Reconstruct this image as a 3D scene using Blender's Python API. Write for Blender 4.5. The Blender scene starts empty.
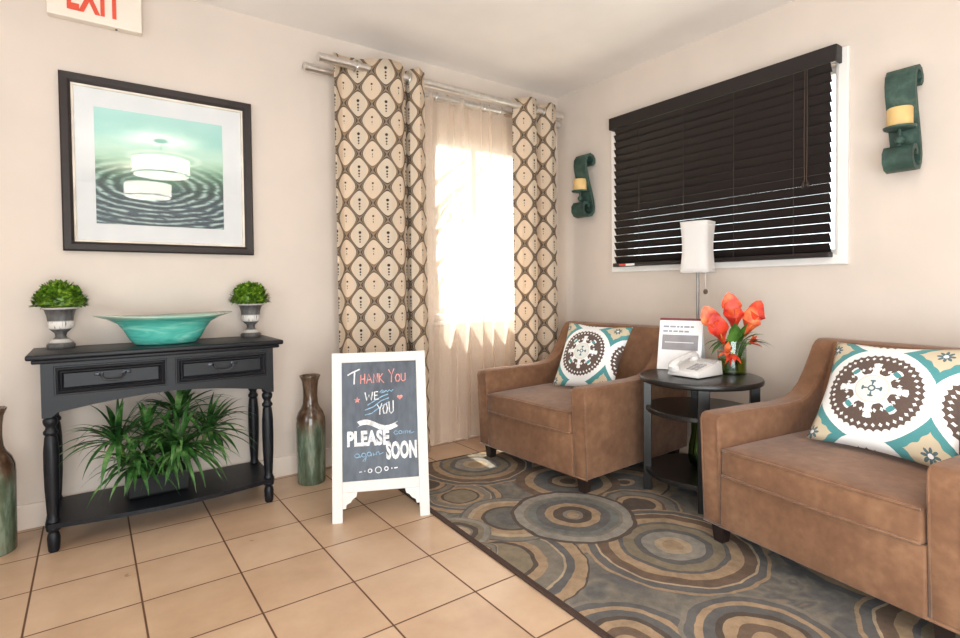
import bpy, bmesh, math, random
from mathutils import Vector, Matrix
PI = math.pi
random.seed(7)
scene = bpy.context.scene
COL = scene.collection

# ------------------------------------------------------------------ camera
cam_d = bpy.data.cameras.new('camera'); cam = bpy.data.objects.new('camera', cam_d); COL.objects.link(cam)
cam_d.sensor_fit = 'HORIZONTAL'; cam_d.sensor_width = 36; cam_d.lens = 20.238
cam_d.shift_x = 0.0006; cam_d.shift_y = -0.019; cam_d.clip_start = 0.02
rt, up, fw = Vector((.81083508, -.58518309, -.01035547)), Vector((.02264112, .01368183, .99965003)), Vector((.58483661, .81078577, -.02434291))
cam.matrix_world = Matrix(((rt.x, up.x, -fw.x, -2.944), (rt.y, up.y, -fw.y, -3.036), (rt.z, up.z, -fw.z, 1.026), (0, 0, 0, 1)))
scene.camera = cam

# ------------------------------------------------------------------ world, sun, fill lights, exposure
w = bpy.data.worlds.new('sky'); scene.world = w; w.use_nodes = True
bg = w.node_tree.nodes['Background']; bg.inputs[0].default_value = (.86, .93, 1, 1); bg.inputs[1].default_value = 3.0
def light(name, kind, loc, energy, color=(1, 1, 1), size=None, sizey=None, target=None):
    d = bpy.data.lights.new(name, kind); d.energy = energy; d.color = color
    if size is not None:
        if kind == 'AREA':
            d.size = size
            if sizey: d.shape = 'RECTANGLE'; d.size_y = sizey
        elif kind == 'SUN': d.angle = size
        else: d.shadow_soft_size = size
    o = bpy.data.objects.new(name, d); COL.objects.link(o); o.location = loc
    if target is not None:
        o.rotation_euler = (Vector(target) - Vector(loc)).to_track_quat('-Z', 'Y').to_euler()
    return o
light('sun', 'SUN', (-1.2, 2.5, 5), 22.0, (1, .96, .90), .01, target=(-1.2 - .1 * 1.6, 2.5 - 1.6, 5 - 2.6 * 1.6))
light('ceiling_bounce_fill', 'AREA', (-2.9, -3.75, .8), 70, (.87, .965, 1), 2.2, 1.8, target=(-1.3, -1.7, 2.47))  # added fill aimed up behind the camera, stands in for ambient light
light('side_fill_light', 'AREA', (-5.45, -2.5, 1.5), 36, (.88, .965, 1), 2.4, 1.7, target=(0, -1.2, 1.1))  # unseen fill added to brighten the right wall, not a room lamp
vs = scene.view_settings
vs.view_transform = 'Standard'; vs.look = 'None'; vs.gamma = 1; vs.use_curve_mapping = False
vs.exposure = 0.46
scene.cycles.max_bounces = 10; scene.cycles.transparent_max_bounces = 24

# ------------------------------------------------------------------ helpers: objects
def tag(o, label=None, cat=None, group=None, kind=None):
    if label: o['label'] = label
    if cat: o['category'] = cat
    if group: o['group'] = group
    if kind: o['kind'] = kind
    return o
def thing(name, label, cat, loc=(0, 0, 0), rz=0, group=None):
    o = bpy.data.objects.new(name, None); COL.objects.link(o); o.empty_display_size = .05
    o.location = loc; o.rotation_euler = (0, 0, rz)
    return tag(o, label, cat, group)
def obj(name, bm, m, parent=None, smooth=False, loc=None, autos=None):
    bmesh.ops.recalc_face_normals(bm, faces=bm.faces[:])
    me = bpy.data.meshes.new(name); bm.to_mesh(me); bm.free()
    if m is not None: me.materials.append(m)
    if smooth or autos:
        for p in me.polygons: p.use_smooth = True
    if autos:
        me.set_sharp_from_angle(angle=math.radians(autos))
    o = bpy.data.objects.new(name, me); COL.objects.link(o)
    if parent is not None: o.parent = parent
    if loc is not None: o.location = loc
    return o
def struct(name, bm, m, parent=None, **k):
    o = obj(name, bm, m, parent, **k)
    if parent is None: o['kind'] = 'structure'
    return o
def B(): return bmesh.new()
def box(bm, x0, x1, y0, y1, z0, z1, bev=0, seg=2, M=None):
    r = bmesh.ops.create_cube(bm, size=1)
    vs_ = r['verts']
    for v in vs_:
        v.co = Vector((x0 + (v.co.x + .5) * (x1 - x0), y0 + (v.co.y + .5) * (y1 - y0), z0 + (v.co.z + .5) * (z1 - z0)))
    if bev:
        es = list({e for v in vs_ for e in v.link_edges})
        rr = bmesh.ops.bevel(bm, geom=es, offset=bev, segments=seg, affect='EDGES', profile=.5)
        vs_ = list({v for f in rr['faces'] for v in f.verts} | {v for v in vs_ if v.is_valid})
    if M is not None:
        for v in vs_: v.co = M @ v.co
    return bm
def tube(bm, pts, r, n=8, cap=True, flat=None):
    """tube along pts; r number or list; flat=(axis Vector, factor) squashes the section"""
    pts = [Vector(p) for p in pts]; rings = []
    prev = None
    for i, p in enumerate(pts):
        a = pts[max(0, i - 1)]; b = pts[min(len(pts) - 1, i + 1)]
        t = (b - a)
        t = t.normalized() if t.length > 1e-9 else Vector((0, 0, 1))
        if prev is None:
            h = Vector((0, 0, 1)) if abs(t.z) < .9 else Vector((1, 0, 0))
            u = t.cross(h).normalized()
        else:
            u = (prev - t * prev.dot(t))
            u = u.normalized() if u.length > 1e-6 else t.orthogonal().normalized()
        prev = u; v = t.cross(u)
        rr = r[i] if isinstance(r, (list, tuple)) else r
        ring = []
        for k in range(n):
            c = u * math.cos(2 * PI * k / n) * rr + v * math.sin(2 * PI * k / n) * rr
            if flat: c -= flat[0] * c.dot(flat[0]) * (1 - flat[1])
            ring.append(bm.verts.new(p + c))
        rings.append(ring)
    for i in range(len(rings) - 1):
        for k in range(n):
            bm.faces.new((rings[i][k], rings[i][(k + 1) % n], rings[i + 1][(k + 1) % n], rings[i + 1][k]))
    if cap and n > 2:
        bm.faces.new(rings[0]); bm.faces.new(rings[-1][::-1])
    return bm
def lathe(bm, prof, n=32, cx=0, cy=0, sx=1, sy=1, close=True, wob=None):
    rings = []
    for (r, z) in prof:
        ring = []
        for k in range(n):
            a = 2 * PI * k / n
            q = wob(a, r, z) if wob else (1, 0)
            ring.append(bm.verts.new((cx + r * sx * q[0] * math.cos(a), cy + r * sy * q[0] * math.sin(a), z + q[1])))
        rings.append(ring)
    for i in range(len(rings) - 1):
        for k in range(n):
            bm.faces.new((rings[i][k], rings[i][(k + 1) % n], rings[i + 1][(k + 1) % n], rings[i + 1][k]))
    if close:
        bm.faces.new(rings[0][::-1]); bm.faces.new(rings[-1])
    return bm
def prism(bm, pts, f0, f1):
    """closed outline pts (a,b); f0/f1 map (a,b)->3D for the two faces"""
    A_ = [bm.verts.new(f0(*p)) for p in pts]; B_ = [bm.verts.new(f1(*p)) for p in pts]
    n = len(pts)
    bm.faces.new(A_); bm.faces.new(B_[::-1])
    for i in range(n):
        bm.faces.new((A_[i], A_[(i + 1) % n], B_[(i + 1) % n], B_[i]))
    return bm
def grid(bm, nu, nv, fn, uvfn=None):
    V = [[bm.verts.new(fn(i / nu, j / nv)) for i in range(nu + 1)] for j in range(nv + 1)]
    uvl = bm.loops.layers.uv.verify() if uvfn else None
    for j in range(nv):
        for i in range(nu):
            f = bm.faces.new((V[j][i], V[j][i + 1], V[j + 1][i + 1], V[j + 1][i]))
            if uvl:
                for l, (a, b) in zip(f.loops, ((i, j), (i + 1, j), (i + 1, j + 1), (i, j + 1))):
                    l[uvl].uv = uvfn(a / nu, b / nv)
    return bm
def frame_ring(bm, x0, x1, z0, z1, wd, y0, y1, bev=.003):
    """rectangular frame in the xz plane, four mitre-less bars"""
    box(bm, x0, x1, y0, y1, z1 - wd, z1, bev); box(bm, x0, x1, y0, y1, z0, z0 + wd, bev)
    box(bm, x0, x0 + wd, y0, y1, z0 + wd, z1 - wd, bev); box(bm, x1 - wd, x1, y0, y1, z0 + wd, z1 - wd, bev)
    return bm
def miter_frame(bm, x0, x1, z0, z1, prof, y=0):
    """picture-frame moulding: prof = list of (inset, out) swept around a rectangle, out goes to -y"""
    rings = []
    for (d, o) in prof:
        rings.append([bm.verts.new((x, y - o, z)) for x, z in ((x0 + d, z0 + d), (x1 - d, z0 + d), (x1 - d, z1 - d), (x0 + d, z1 - d))])
    for i in range(len(rings)):
        a, b = rings[i], rings[(i + 1) % len(rings)]
        for k in range(4): bm.faces.new((a[k], a[(k + 1) % 4], b[(k + 1) % 4], b[k]))
    return bm

# ------------------------------------------------------------------ helpers: materials
def lin(c):
    def f(v):
        v = v / 255
        return v / 12.92 if v <= .04045 else ((v + .055) / 1.055) ** 2.4
    return (f(c[0]), f(c[1]), f(c[2]), 1)
class Ex:
    def __init__(s, nt, v): s.nt, s.v = nt, v
    def op(s, o, *a):
        n = s.nt.nodes.new('ShaderNodeMath'); n.operation = o
        for i, q in enumerate((s,) + a):
            q = q.v if isinstance(q, Ex) else q
            if isinstance(q, (int, float)): n.inputs[i].default_value = q
            else: s.nt.links.new(q, n.inputs[i])
        return Ex(s.nt, n.outputs[0])
    def __add__(s, o): return s.op('ADD', o)
    __radd__ = __add__
    def __mul__(s, o): return s.op('MULTIPLY', o)
    __rmul__ = __mul__
    def __sub__(s, o): return s.op('SUBTRACT', o)
    def __rsub__(s, o): return (s * -1) + o
    def __truediv__(s, o): return s.op('DIVIDE', o)
    def __neg__(s): return s * -1
    def abs(s): return s.op('ABSOLUTE')
    def sin(s): return s.op('SINE')
    def cos(s): return s.op('COSINE')
    def sqrt(s): return s.op('SQRT')
    def fract(s): return s.op('FRACT')
    def floor(s): return s.op('FLOOR')
    def min(s, o): return s.op('MINIMUM', o)
    def max(s, o): return s.op('MAXIMUM', o)
    def lt(s, o): return s.op('LESS_THAN', o)
    def gt(s, o): return s.op('GREATER_THAN', o)
    def pow(s, o): return s.op('POWER', o)
    def atan2(s, o): return s.op('ARCTAN2', o)
    def clamp(s): return s.max(0.).min(1.)
    def step(s, a, b):
        n = s.nt.nodes.new('ShaderNodeMapRange'); n.interpolation_type = 'SMOOTHSTEP'
        s.nt.links.new(s.v, n.inputs[0]); n.inputs[1].default_value = a; n.inputs[2].default_value = b
        n.inputs[3].default_value = 0; n.inputs[4].default_value = 1
        return Ex(s.nt, n.outputs[0])
    def band(s, c, hw, soft=None):
        soft = soft or hw * .35
        return 1 - (s - c).abs().step(hw - soft, hw + soft)
class Mat:
    def __init__(s, name, rough=.5, metal=0, **k):
        s.m = bpy.data.materials.new(name); s.m.use_nodes = True; s.nt = s.m.node_tree
        s.b = s.nt.nodes['Principled BSDF']; s.b.inputs['Roughness'].default_value = rough; s.b.inputs['Metallic'].default_value = metal
        for kk, v in k.items(): s.b.inputs[kk.replace('_', ' ')].default_value = v
    def coords(s, kind='Object'):
        t = s.nt.nodes.new('ShaderNodeTexCoord'); q = s.nt.nodes.new('ShaderNodeSeparateXYZ')
        s.nt.links.new(t.outputs[kind], q.inputs[0]); s.vec = t.outputs[kind]
        return [Ex(s.nt, o) for o in q.outputs]
    def comb(s, x, y, z=0.):
        n = s.nt.nodes.new('ShaderNodeCombineXYZ')
        for i, q in enumerate((x, y, z)):
            if isinstance(q, Ex): s.nt.links.new(q.v, n.inputs[i])
            else: n.inputs[i].default_value = q
        return n.outputs[0]
    def noise(s, scale, detail=3, vec=None, rough=.5, dist=0, stretch=None):
        n = s.nt.nodes.new('ShaderNodeTexNoise'); n.inputs['Scale'].default_value = scale; n.inputs['Detail'].default_value = detail
        n.inputs['Roughness'].default_value = rough; n.inputs['Distortion'].default_value = dist
        v = vec
        if v is None:
            t = s.nt.nodes.new('ShaderNodeTexCoord'); v = t.outputs['Object']
        if stretch:
            mp = s.nt.nodes.new('ShaderNodeMapping'); mp.inputs['Scale'].default_value = stretch
            s.nt.links.new(v, mp.inputs[0]); v = mp.outputs[0]
        s.nt.links.new(v, n.inputs['Vector'])
        return Ex(s.nt, n.outputs[0])
    def mix(s, fac, a, b, mode='MIX'):
        n = s.nt.nodes.new('ShaderNodeMix'); n.data_type = 'RGBA'; n.blend_type = mode
        for i, q in ((0, fac), (6, a), (7, b)):
            if isinstance(q, Ex): q = q.v
            if isinstance(q, tuple) and len(q) == 3: q = lin(q)
            if isinstance(q, (int, float, tuple)): n.inputs[i].default_value = q
            else: s.nt.links.new(q, n.inputs[i])
        return n.outputs[2]
    def ramp(s, fac, stops, interp='LINEAR'):
        n = s.nt.nodes.new('ShaderNodeValToRGB'); cr = n.color_ramp; cr.interpolation = interp
        while len(cr.elements) < len(stops): cr.elements.new(.5)
        for e, (p, c) in zip(cr.elements, stops): e.position = p; e.color = lin(c)
        s.nt.links.new(fac.v, n.inputs[0]); return n.outputs[0]
    def color(s, c):
        if isinstance(c, tuple): s.b.inputs['Base Color'].default_value = lin(c) if len(c) == 3 else c
        else: s.nt.links.new(c, s.b.inputs['Base Color'])
        s.c = c; return s
    def bump(s, h, strength=.3, dist=.01):
        n = s.nt.nodes.new('ShaderNodeBump'); n.inputs['Strength'].default_value = strength; n.inputs['Distance'].default_value = dist
        s.nt.links.new(h.v, n.inputs['Height']); s.nt.links.new(n.outputs[0], s.b.inputs['Normal']); return s
    def rough(s, e): s.nt.links.new(e.v, s.b.inputs['Roughness']); return s
def plain(name, c, rough=.5, metal=0, var=.06, scale=12, bump=0, stretch=None, **k):
    m = Mat(name, rough, metal, **k)
    n = m.noise(scale, 4, stretch=stretch)
    d = tuple(max(0, int(v * (1 - var * 1.6))) for v in c); l = tuple(min(255, int(v * (1 + var))) for v in c)
    m.color(m.ramp(n, [(.3, d), (.7, l)]))
    if bump: m.bump(m.noise(scale * 8, 3, stretch=stretch), bump, .003)
    return m.m
def mixshader(name, fac, mk_a, mk_b):
    m = bpy.data.materials.new(name); m.use_nodes = True; nt = m.node_tree; nt.nodes.clear()
    out = nt.nodes.new('ShaderNodeOutputMaterial'); mx = nt.nodes.new('ShaderNodeMixShader')
    a = mk_a(nt); b = mk_b(nt)
    if isinstance(fac, (int, float)): mx.inputs[0].default_value = fac
    else: nt.links.new(fac(nt), mx.inputs[0])
    nt.links.new(a, mx.inputs[1]); nt.links.new(b, mx.inputs[2]); nt.links.new(mx.outputs[0], out.inputs[0])
    return m
def sh(kind, color, rough=None):
    def mk(nt):
        n = nt.nodes.new('ShaderNodeBsdf' + kind); n.inputs[0].default_value = lin(color)
        if rough is not None and 'Roughness' in n.inputs: n.inputs['Roughness'].default_value = rough
        return n.outputs[0]
    return mk
def fres(ior):
    f0 = ((ior - 1) / (ior + 1)) ** 2
    def mk(nt):
        n = nt.nodes.new('ShaderNodeLayerWeight'); n.inputs[0].default_value = .5
        return (Ex(nt, n.outputs['Facing']).pow(5.) * (.75 - f0) + f0).v
    return mk
def thin_glass(name, tint=(250, 252, 250), ior=1.5):
    return mixshader(name, fres(ior), sh('Transparent', tint), sh('Glossy', (255, 255, 255), .02))
def emis(name, c, st):
    m = bpy.data.materials.new(name); m.use_nodes = True; nt = m.node_tree
    b = nt.nodes['Principled BSDF']; b.inputs['Base Color'].default_value = lin(c)
    b.inputs['Emission Color'].default_value = lin(c); b.inputs['Emission Strength'].default_value = st
    return m

# materials
M_wall = plain('wall_paint', (217, 203, 192), .85, var=.012, scale=3, bump=.05)
M_ceil = plain('ceiling_paint', (242, 236, 231), .9, var=.012, scale=3)
M_base = plain('baseboard_paint', (236, 222, 210), .55, var=.015, scale=4)
M_white = plain('white_trim', (244, 240, 236), .45, var=.015, scale=6)
M_black = plain('black_paint', (15, 18, 25), .42, Specular_IOR_Level=.35, var=.12, scale=14, bump=.08, stretch=(1, 8, 8))
M_blackw = plain('black_stain', (27, 25, 25), .3, var=.12, scale=14)
M_dark = plain('espresso_wood', (40, 29, 26), .35, var=.12, scale=20)
M_frame = plain('espresso_frame', (34, 22, 20), .5, var=.1, scale=20)
M_steel = plain('brushed_nickel', (226, 224, 221), .3, 1, var=.03, scale=30)
M_wplas = plain('white_plastic', (236, 234, 232), .35, var=.01)
M_glass = thin_glass('clear_glass')

# floor tiles
TS = .305
fm = Mat('ceramic_tile', .32)
x, y, z = fm.coords('Object')
tu = (x + 3.1315) / TS; tv = (y + .649) / TS
g = ((tu.fract() - .5).abs().max((tv.fract() - .5).abs()))
grout = g.step(.4875, .4925)
n1 = fm.noise(5, 5, rough=.6); n2 = fm.noise(1.7, 3); cell = fm.nt.nodes.new('ShaderNodeTexWhiteNoise'); cell.noise_dimensions = '2D'
fm.nt.links.new(fm.comb(tu.floor(), tv.floor()), cell.inputs['Vector'])
cv = Ex(fm.nt, cell.outputs[0])
tile = fm.ramp(n1 * .6 + n2 * .3 + cv * .14, [(.3, (180, 146, 118)), (.52, (198, 166, 137)), (.75, (212, 184, 156))])
fm.color(fm.mix(grout, tile, (98, 66, 44)))
fm.rough(n1 * .12 + grout * .4 + .24); fm.bump((1 - grout) + n1 * .03, .35, .004)
M_tile = fm.m

# ------------------------------------------------------------------ room shell
XL, YF, H = -5.6, -5.8, 2.4716
bm = B(); box(bm, XL, .15, YF, .15, -.1, 0); struct('floor', bm, M_tile)
bm = B(); box(bm, XL, .15, YF, .15, H, H + .1); struct('ceiling', bm, M_ceil)
def wall_with_hole(name, axis, lo, hi, a0, a1, z0, z1):
    bm = B()
    def bx(p0, p1, q0, q1):
        if axis == 'x': box(bm, p0, p1, 0, .15, q0, q1)
        else: box(bm, 0, .15, p0, p1, q0, q1)
    bx(lo, a0, 0, H); bx(a1, hi, 0, H); bx(a0, a1, 0, z0); bx(a0, a1, z1, H)
    struct(name, bm, M_wall)
WA = (-1.12, -.31, .805, 2.03)            # window in the back wall
WB = (-1.925, -.60, 1.17, 2.09)           # window in the right wall
wall_with_hole('wall_back', 'x', XL, .15, *WA)
wall_with_hole('wall_right', 'y', YF, 0, *WB)
bm = B(); box(bm, XL - .15, XL, YF, .15, 0, H); struct('wall_left', bm, M_wall)
bm = B(); box(bm, XL - .15, .15, YF - .15, YF, 0, H); struct('wall_front', bm, M_wall)
bm = B(); box(bm, XL, 0, -.014, 0, 0, .108, .004); struct('baseboard_back', bm, M_base)
bm = B(); box(bm, -.014, 0, YF, -.014, 0, .108, .004); struct('baseboard_right', bm, M_base)
# window in back wall: white sliding sash
x0, x1, z0, z1 = WA
bm = B(); frame_ring(bm, x0, x1, z0, z1, .045, .04, .11); win = struct('window_1', bm, M_white)
bm = B(); box(bm, -.775, -.735, .05, .10, z0 + .045, z1 - .045, .003); obj('sash_bar', bm, M_white, win)
bm = B(); box(bm, x0 + .04, x1 - .04, .072, .076, z0 + .04, z1 - .04); obj('window_pane', bm, M_glass, win)
bm = B(); box(bm, x0 - .02, x1 + .02, -.02, .04, z0 - .022, z0, .004); obj('window_sill', bm, M_white, win)
# window in right wall with flat white casing
y0, y1, z0, z1 = WB
def yz(bm):      # turn an xz-plane build into the yz plane of the right wall (x->y mirrored)
    for v in bm.verts: v.co = Vector((v.co.y, v.co.x, v.co.z))
    return bm
bm = B(); miter_frame(bm, -1.975, -.545, 1.121, 2.15, [(0, 0), (0, .016), (.004, .02), (.04, .02), (.052, .014), (.052, -.1), (.03, -.1)]); yz(bm)
win2 = struct('window_2', bm, M_white)
bm = B(); frame_ring(bm, y0, y1, z0, z1, .03, .05, .1); yz(bm); obj('sash_frame', bm, M_white, win2)
bm = B(); box(bm, .07, .074, y0 + .02, y1 - .02, z0 + .02, z1 - .02); obj('window_pane', bm, M_glass, win2)
# ground outside
gm = plain('pale_gravel', (132, 124, 114), .9, var=.1, scale=3)
bm = B(); box(bm, -12, 12, .16, 14, -.35, -.25); box(bm, .16, 12, -12, .16, -.35, -.25); struct('ground_outside', bm, gm)

# ------------------------------------------------------------------ rug
RX, RY, RW, RL, RA = -.93, -1.62, 1.62, 2.56, math.radians(-2.6)
rm = Mat('hooked_wool_circles', .95)
x, y, z = rm.coords('Object')
wn1 = rm.noise(9, 2); wn2 = rm.noise(9, 2, vec=rm.comb(x + 3.3, y + 1.7, z))
wx = x + (wn1 - .5) * .035; wy = y + (wn2 - .5) * .035
slate, mid, grey, tan, beige, brown, dkb, olive = (106, 104, 104), (138, 130, 120), (156, 151, 143), (176, 150, 122), (192, 171, 145), (118, 97, 82), (92, 80, 72), (144, 131, 111)
bgn = rm.noise(2.6, 3, dist=1.2)
col = rm.ramp(bgn, [(.35, slate), (.45, mid), (.52, (104, 104, 104)), (.6, tan), (.68, (120, 108, 96))])
def local(px, py):
    c, s = math.cos(-RA), math.sin(-RA); dx, dy = px - RX, py - RY
    return dx * c - dy * s, dx * s + dy * c
PAL = {
 'a': [(0, tan), (.1, mid), (.17, dkb), (.32, tan), (.45, slate), (.6, (120, 122, 120)), (.72, mid), (.78, grey), (.93, dkb)],
 'b': [(0, tan), (.12, beige), (.2, grey), (.34, slate), (.42, olive), (.55, slate), (.6, tan), (.72, brown), (.84, beige), (.87, slate), (.96, tan)],
 'c': [(0, dkb), (.12, tan), (.2, slate), (.5, mid), (.55, tan), (.8, dkb), (.84, olive)],
 'd': [(0, tan), (.12, brown), (.25, mid), (.32, slate), (.45, olive), (.6, dkb), (.68, mid), (.8, tan), (.9, slate)],
 'e': [(0, brown), (.15, tan), (.3, dkb), (.38, slate), (.66, tan), (.82, brown)],
 'f': [(0, dkb), (.14, brown), (.22, beige), (.38, mid), (.46, dkb), (.64, olive), (.8, grey), (.95, mid)],
 'g': [(0, slate), (.3, (116, 112, 106)), (.48, dkb), (.55, tan), (.72, beige), (.82, mid), (.95, slate)],
 'h': [(0, olive), (.4, dkb), (.45, tan), (.55, mid), (.72, beige), (.75, slate), (.84, tan), (.98, dkb)],
 'i': [(0, dkb), (.4, tan), (.55, brown), (.62, mid), (.85, slate), (.93, tan)],
 'j': [(0, tan), (.18, brown), (.34, tan), (.5, dkb), (.58, slate), (.72, tan), (.82, slate), (.93, mid)],
}
CIR = [(-.62, -2.30, .34, 'd'), (-.35, -1.9, .3, 'a'), (-.4, -.75, .33, 'd'), (-.95, -2.72, .36, 'b'),
       (-1.50, -.86, .2, 'h'), (-.82, -.62, .3, 'h'), (-.72, -1.22, .26, 'c'), (-1.55, -.62, .16, 'i'),
       (-1.742, -1.46, .34, 'h'), (-1.46, -1.20, .23, 'g'), (-1.734, -1.175, .15, 'f'), (-1.74, -1.36, .07, 'i'), (-1.17, -.515, .34, 'b'), (-.94, -1.03, .27, 'e'),
       (-.90, -1.45, .19, 'i'), (-1.117, -1.78, .345, 'b'), (-1.734, -2.06, .235, 'j'), (-1.40, -2.28, .235, 'j'), (-1.221, -1.343, .275, 'a')]
for (px, py, R_, pk) in CIR:
    lx, ly = local(px, py)
    d = ((wx - lx) * (wx - lx) + (wy - ly) * (wy - ly)).sqrt() / R_
    cc = rm.ramp(d, PAL[pk], 'CONSTANT')
    col = rm.mix(d.lt(1.), col, cc)
st = rm.noise(26, 4, rough=.65); st2 = rm.noise(5, 3)
col = rm.mix(.55, col, rm.ramp(st * .6 + st2 * .4, [(.36, (120, 118, 116)), (.64, (238, 234, 228))]), 'MULTIPLY')
edge = (x.abs() - (RW / 2 - .022)).max(y.abs() - (RL / 2 - .022)).gt(0.)
col = rm.mix(edge, col, (66, 48, 40))
rm.color(col); rm.bump(rm.noise(160, 2) + st * .6, .5, .004)
bm = B(); box(bm, -RW / 2, RW / 2, -RL / 2, RL / 2, 0, .010, .004)
rug = obj('area_rug', bm, rm.m, None, loc=(RX, RY, 0)); rug.rotation_euler = (0, 0, RA)
tag(rug, 'large rug of overlapping brown, tan and slate circles under the armchairs', 'rug')

# ------------------------------------------------------------------ console table
ct = thing('console_table', 'black painted console table with two drawers and turned legs', 'table', (-2.672, -.2, 0))
bm = B()
box(bm, -.478, .478, -.185, .180, .764, .785, .007, 3); box(bm, -.462, .462, -.172, .18, .748, .764, .006, 2)
obj('table_top', bm, M_black, ct, autos=40)
X0, X1, YF_, YB_ = -.435, .435, -.155, .175
out = [(X0, .748), (X0, .535), (X0 + .03, .535), (X0 + .045, .548)]
for k in range(13):
    t = k / 12; out.append((X0 + .05 + t * (X1 - X0 - .1), .553 + .038 * math.sin(PI * t)))
out += [(X1 - .045, .548), (X1 - .03, .535), (X1, .535), (X1, .748)]
bm = B(); prism(bm, out, lambda a, b: (a, YF_, b), lambda a, b: (a, YF_ + .02, b))
prism(bm, out, lambda a, b: (a, YB_ - .02, b), lambda a, b: (a, YB_, b))
for xx in (X0, X1 - .02):
    o2 = [(YF_ + .02, .748), (YF_ + .02, .545), (YF_ + .06, .56), (YB_ - .06, .56), (YB_ - .02, .545), (YB_ - .02, .748)]
    prism(bm, o2, lambda a, b, xx=xx: (xx, a, b), lambda a, b, xx=xx: (xx + .02, a, b))
obj('apron', bm, M_black, ct)
for (a0, a1) in ((-.395, -.010), (.022, .405)):
    bm = B(); box(bm, a0, a1, YF_ - .004, YF_ + .01, .618, .735, .002)
    dr = obj('drawer', bm, M_black, ct)
    bm = B(); miter_frame(bm, a0 + .006, a1 - .006, .624, .729, [(0, 0), (.002, .009), (.008, .012), (.015, .006), (.02, .009), (.026, .002), (.026, 0)], YF_ - .003)
    obj('drawer_moulding', bm, M_black, dr)
    mx = (a0 + a1) / 2
    bm = B()
    pts = [(mx - .045, YF_ - .006, .692), (mx - .04, YF_ - .022, .690), (mx - .036, YF_ - .026, .678), (mx - .025, YF_ - .027, .668), (mx, YF_ - .028, .665), (mx + .025, YF_ - .027, .668), (mx + .036, YF_ - .026, .678), (mx + .04, YF_ - .022, .690), (mx + .045, YF_ - .006, .692)]
    tube(bm, pts, [.004, .004, .0035, .0035, .0045, .0035, .0035, .004, .004], 8)
    for s in (-1, 1): box(bm, mx + s * .047 - .016, mx + s * .047 + .016, YF_ - .008, YF_ - .003, .685, .699, .002)
    obj('drawer_handle', bm, plain('dark_pewter', (58, 60, 66), .3, .8), dr, autos=40)
leg = [(.016, 0), (.019, .006), (.021, .03), (.022, .055), (.019, .072), (.015, .078), (.023, .085), (.024, .098), (.018, .104), (.016, .112), (.023, .12), (.021, .128), (.018, .135), (.020, .16),
       (.0245, .25), (.026, .33), (.0255, .40), (.021, .455), (.018, .462), (.024, .468), (.0245, .478), (.018, .486), (.016, .496), (.022, .505), (.0245, .515), (.024, .525), (.018, .533), (.024, .54), (.024, .56)]
for sx, yy in ((-.41, -.13), (.41, -.13), (-.41, .15), (.41, .15)):
    bm = B(); lathe(bm, leg, 20, sx, yy); obj('leg', bm, M_black, ct, autos=50)
shp = [(-.435, .172), (-.435, -.135)]
for k in range(21):
    t = k / 20; shp.append((-.425 + .85 * t, -.158 - .055 * math.sin(PI * t)))
shp += [(.435, -.135), (.435, .172)]
bm = B(); prism(bm, shp, lambda a, b: (a, b, .100), lambda a, b: (a, b, .118)); obj('lower_shelf', bm, M_black, ct)

# ------------------------------------------------------------------ leaf builders
def leaf_strip(bm, base, dir_, L, wd, droop, n=6, twist=0, fold=.15):
    """arching blade leaf starting at base heading dir_"""
    p = Vector(base); d = Vector(dir_).normalized(); rows = []
    side = d.cross(Vector((0, 0, 1)))
    side = side.normalized() if side.length > .05 else Vector((math.cos(twist), math.sin(twist), 0))
    for i in range(n + 1):
        t = i / n
        ww = wd * (.35 + .65 * math.sin(PI * min(1, .12 + t * .95)) ** .8) * (1 - t ** 4 * .92) * .5
        nrm = side.cross(d)
        rows.append((bm.verts.new(p - side * ww + nrm * ww * fold), bm.verts.new(p), bm.verts.new(p + side * ww + nrm * ww * fold)))
        p = p + d * (L / n)
        d = (d + Vector((0, 0, -droop / n * (0.4 + 1.2 * t)))).normalized()
    for a, b in zip(rows[:-1], rows[1:]):
        bm.faces.new((a[0], a[1], b[1], b[0])); bm.faces.new((a[1], a[2], b[2], b[1]))
def leafmat(name, dark, light_, sc=9, rough=.45, bright=None):
    m = Mat(name, rough)
    n = m.noise(sc, 3)
    m.color(m.ramp(n, [(.32, dark), (.55, light_), (.72, bright or light_)]))
    return m.m
M_box = leafmat('boxwood_leaf', (44, 78, 10), (98, 138, 26), 45, .5, (164, 190, 70))
M_drac = leafmat('blade_leaf', (20, 52, 20), (56, 104, 44), 14, .4, (128, 164, 100))
M_stem = plain('green_stem', (112, 142, 62), .5)

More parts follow.
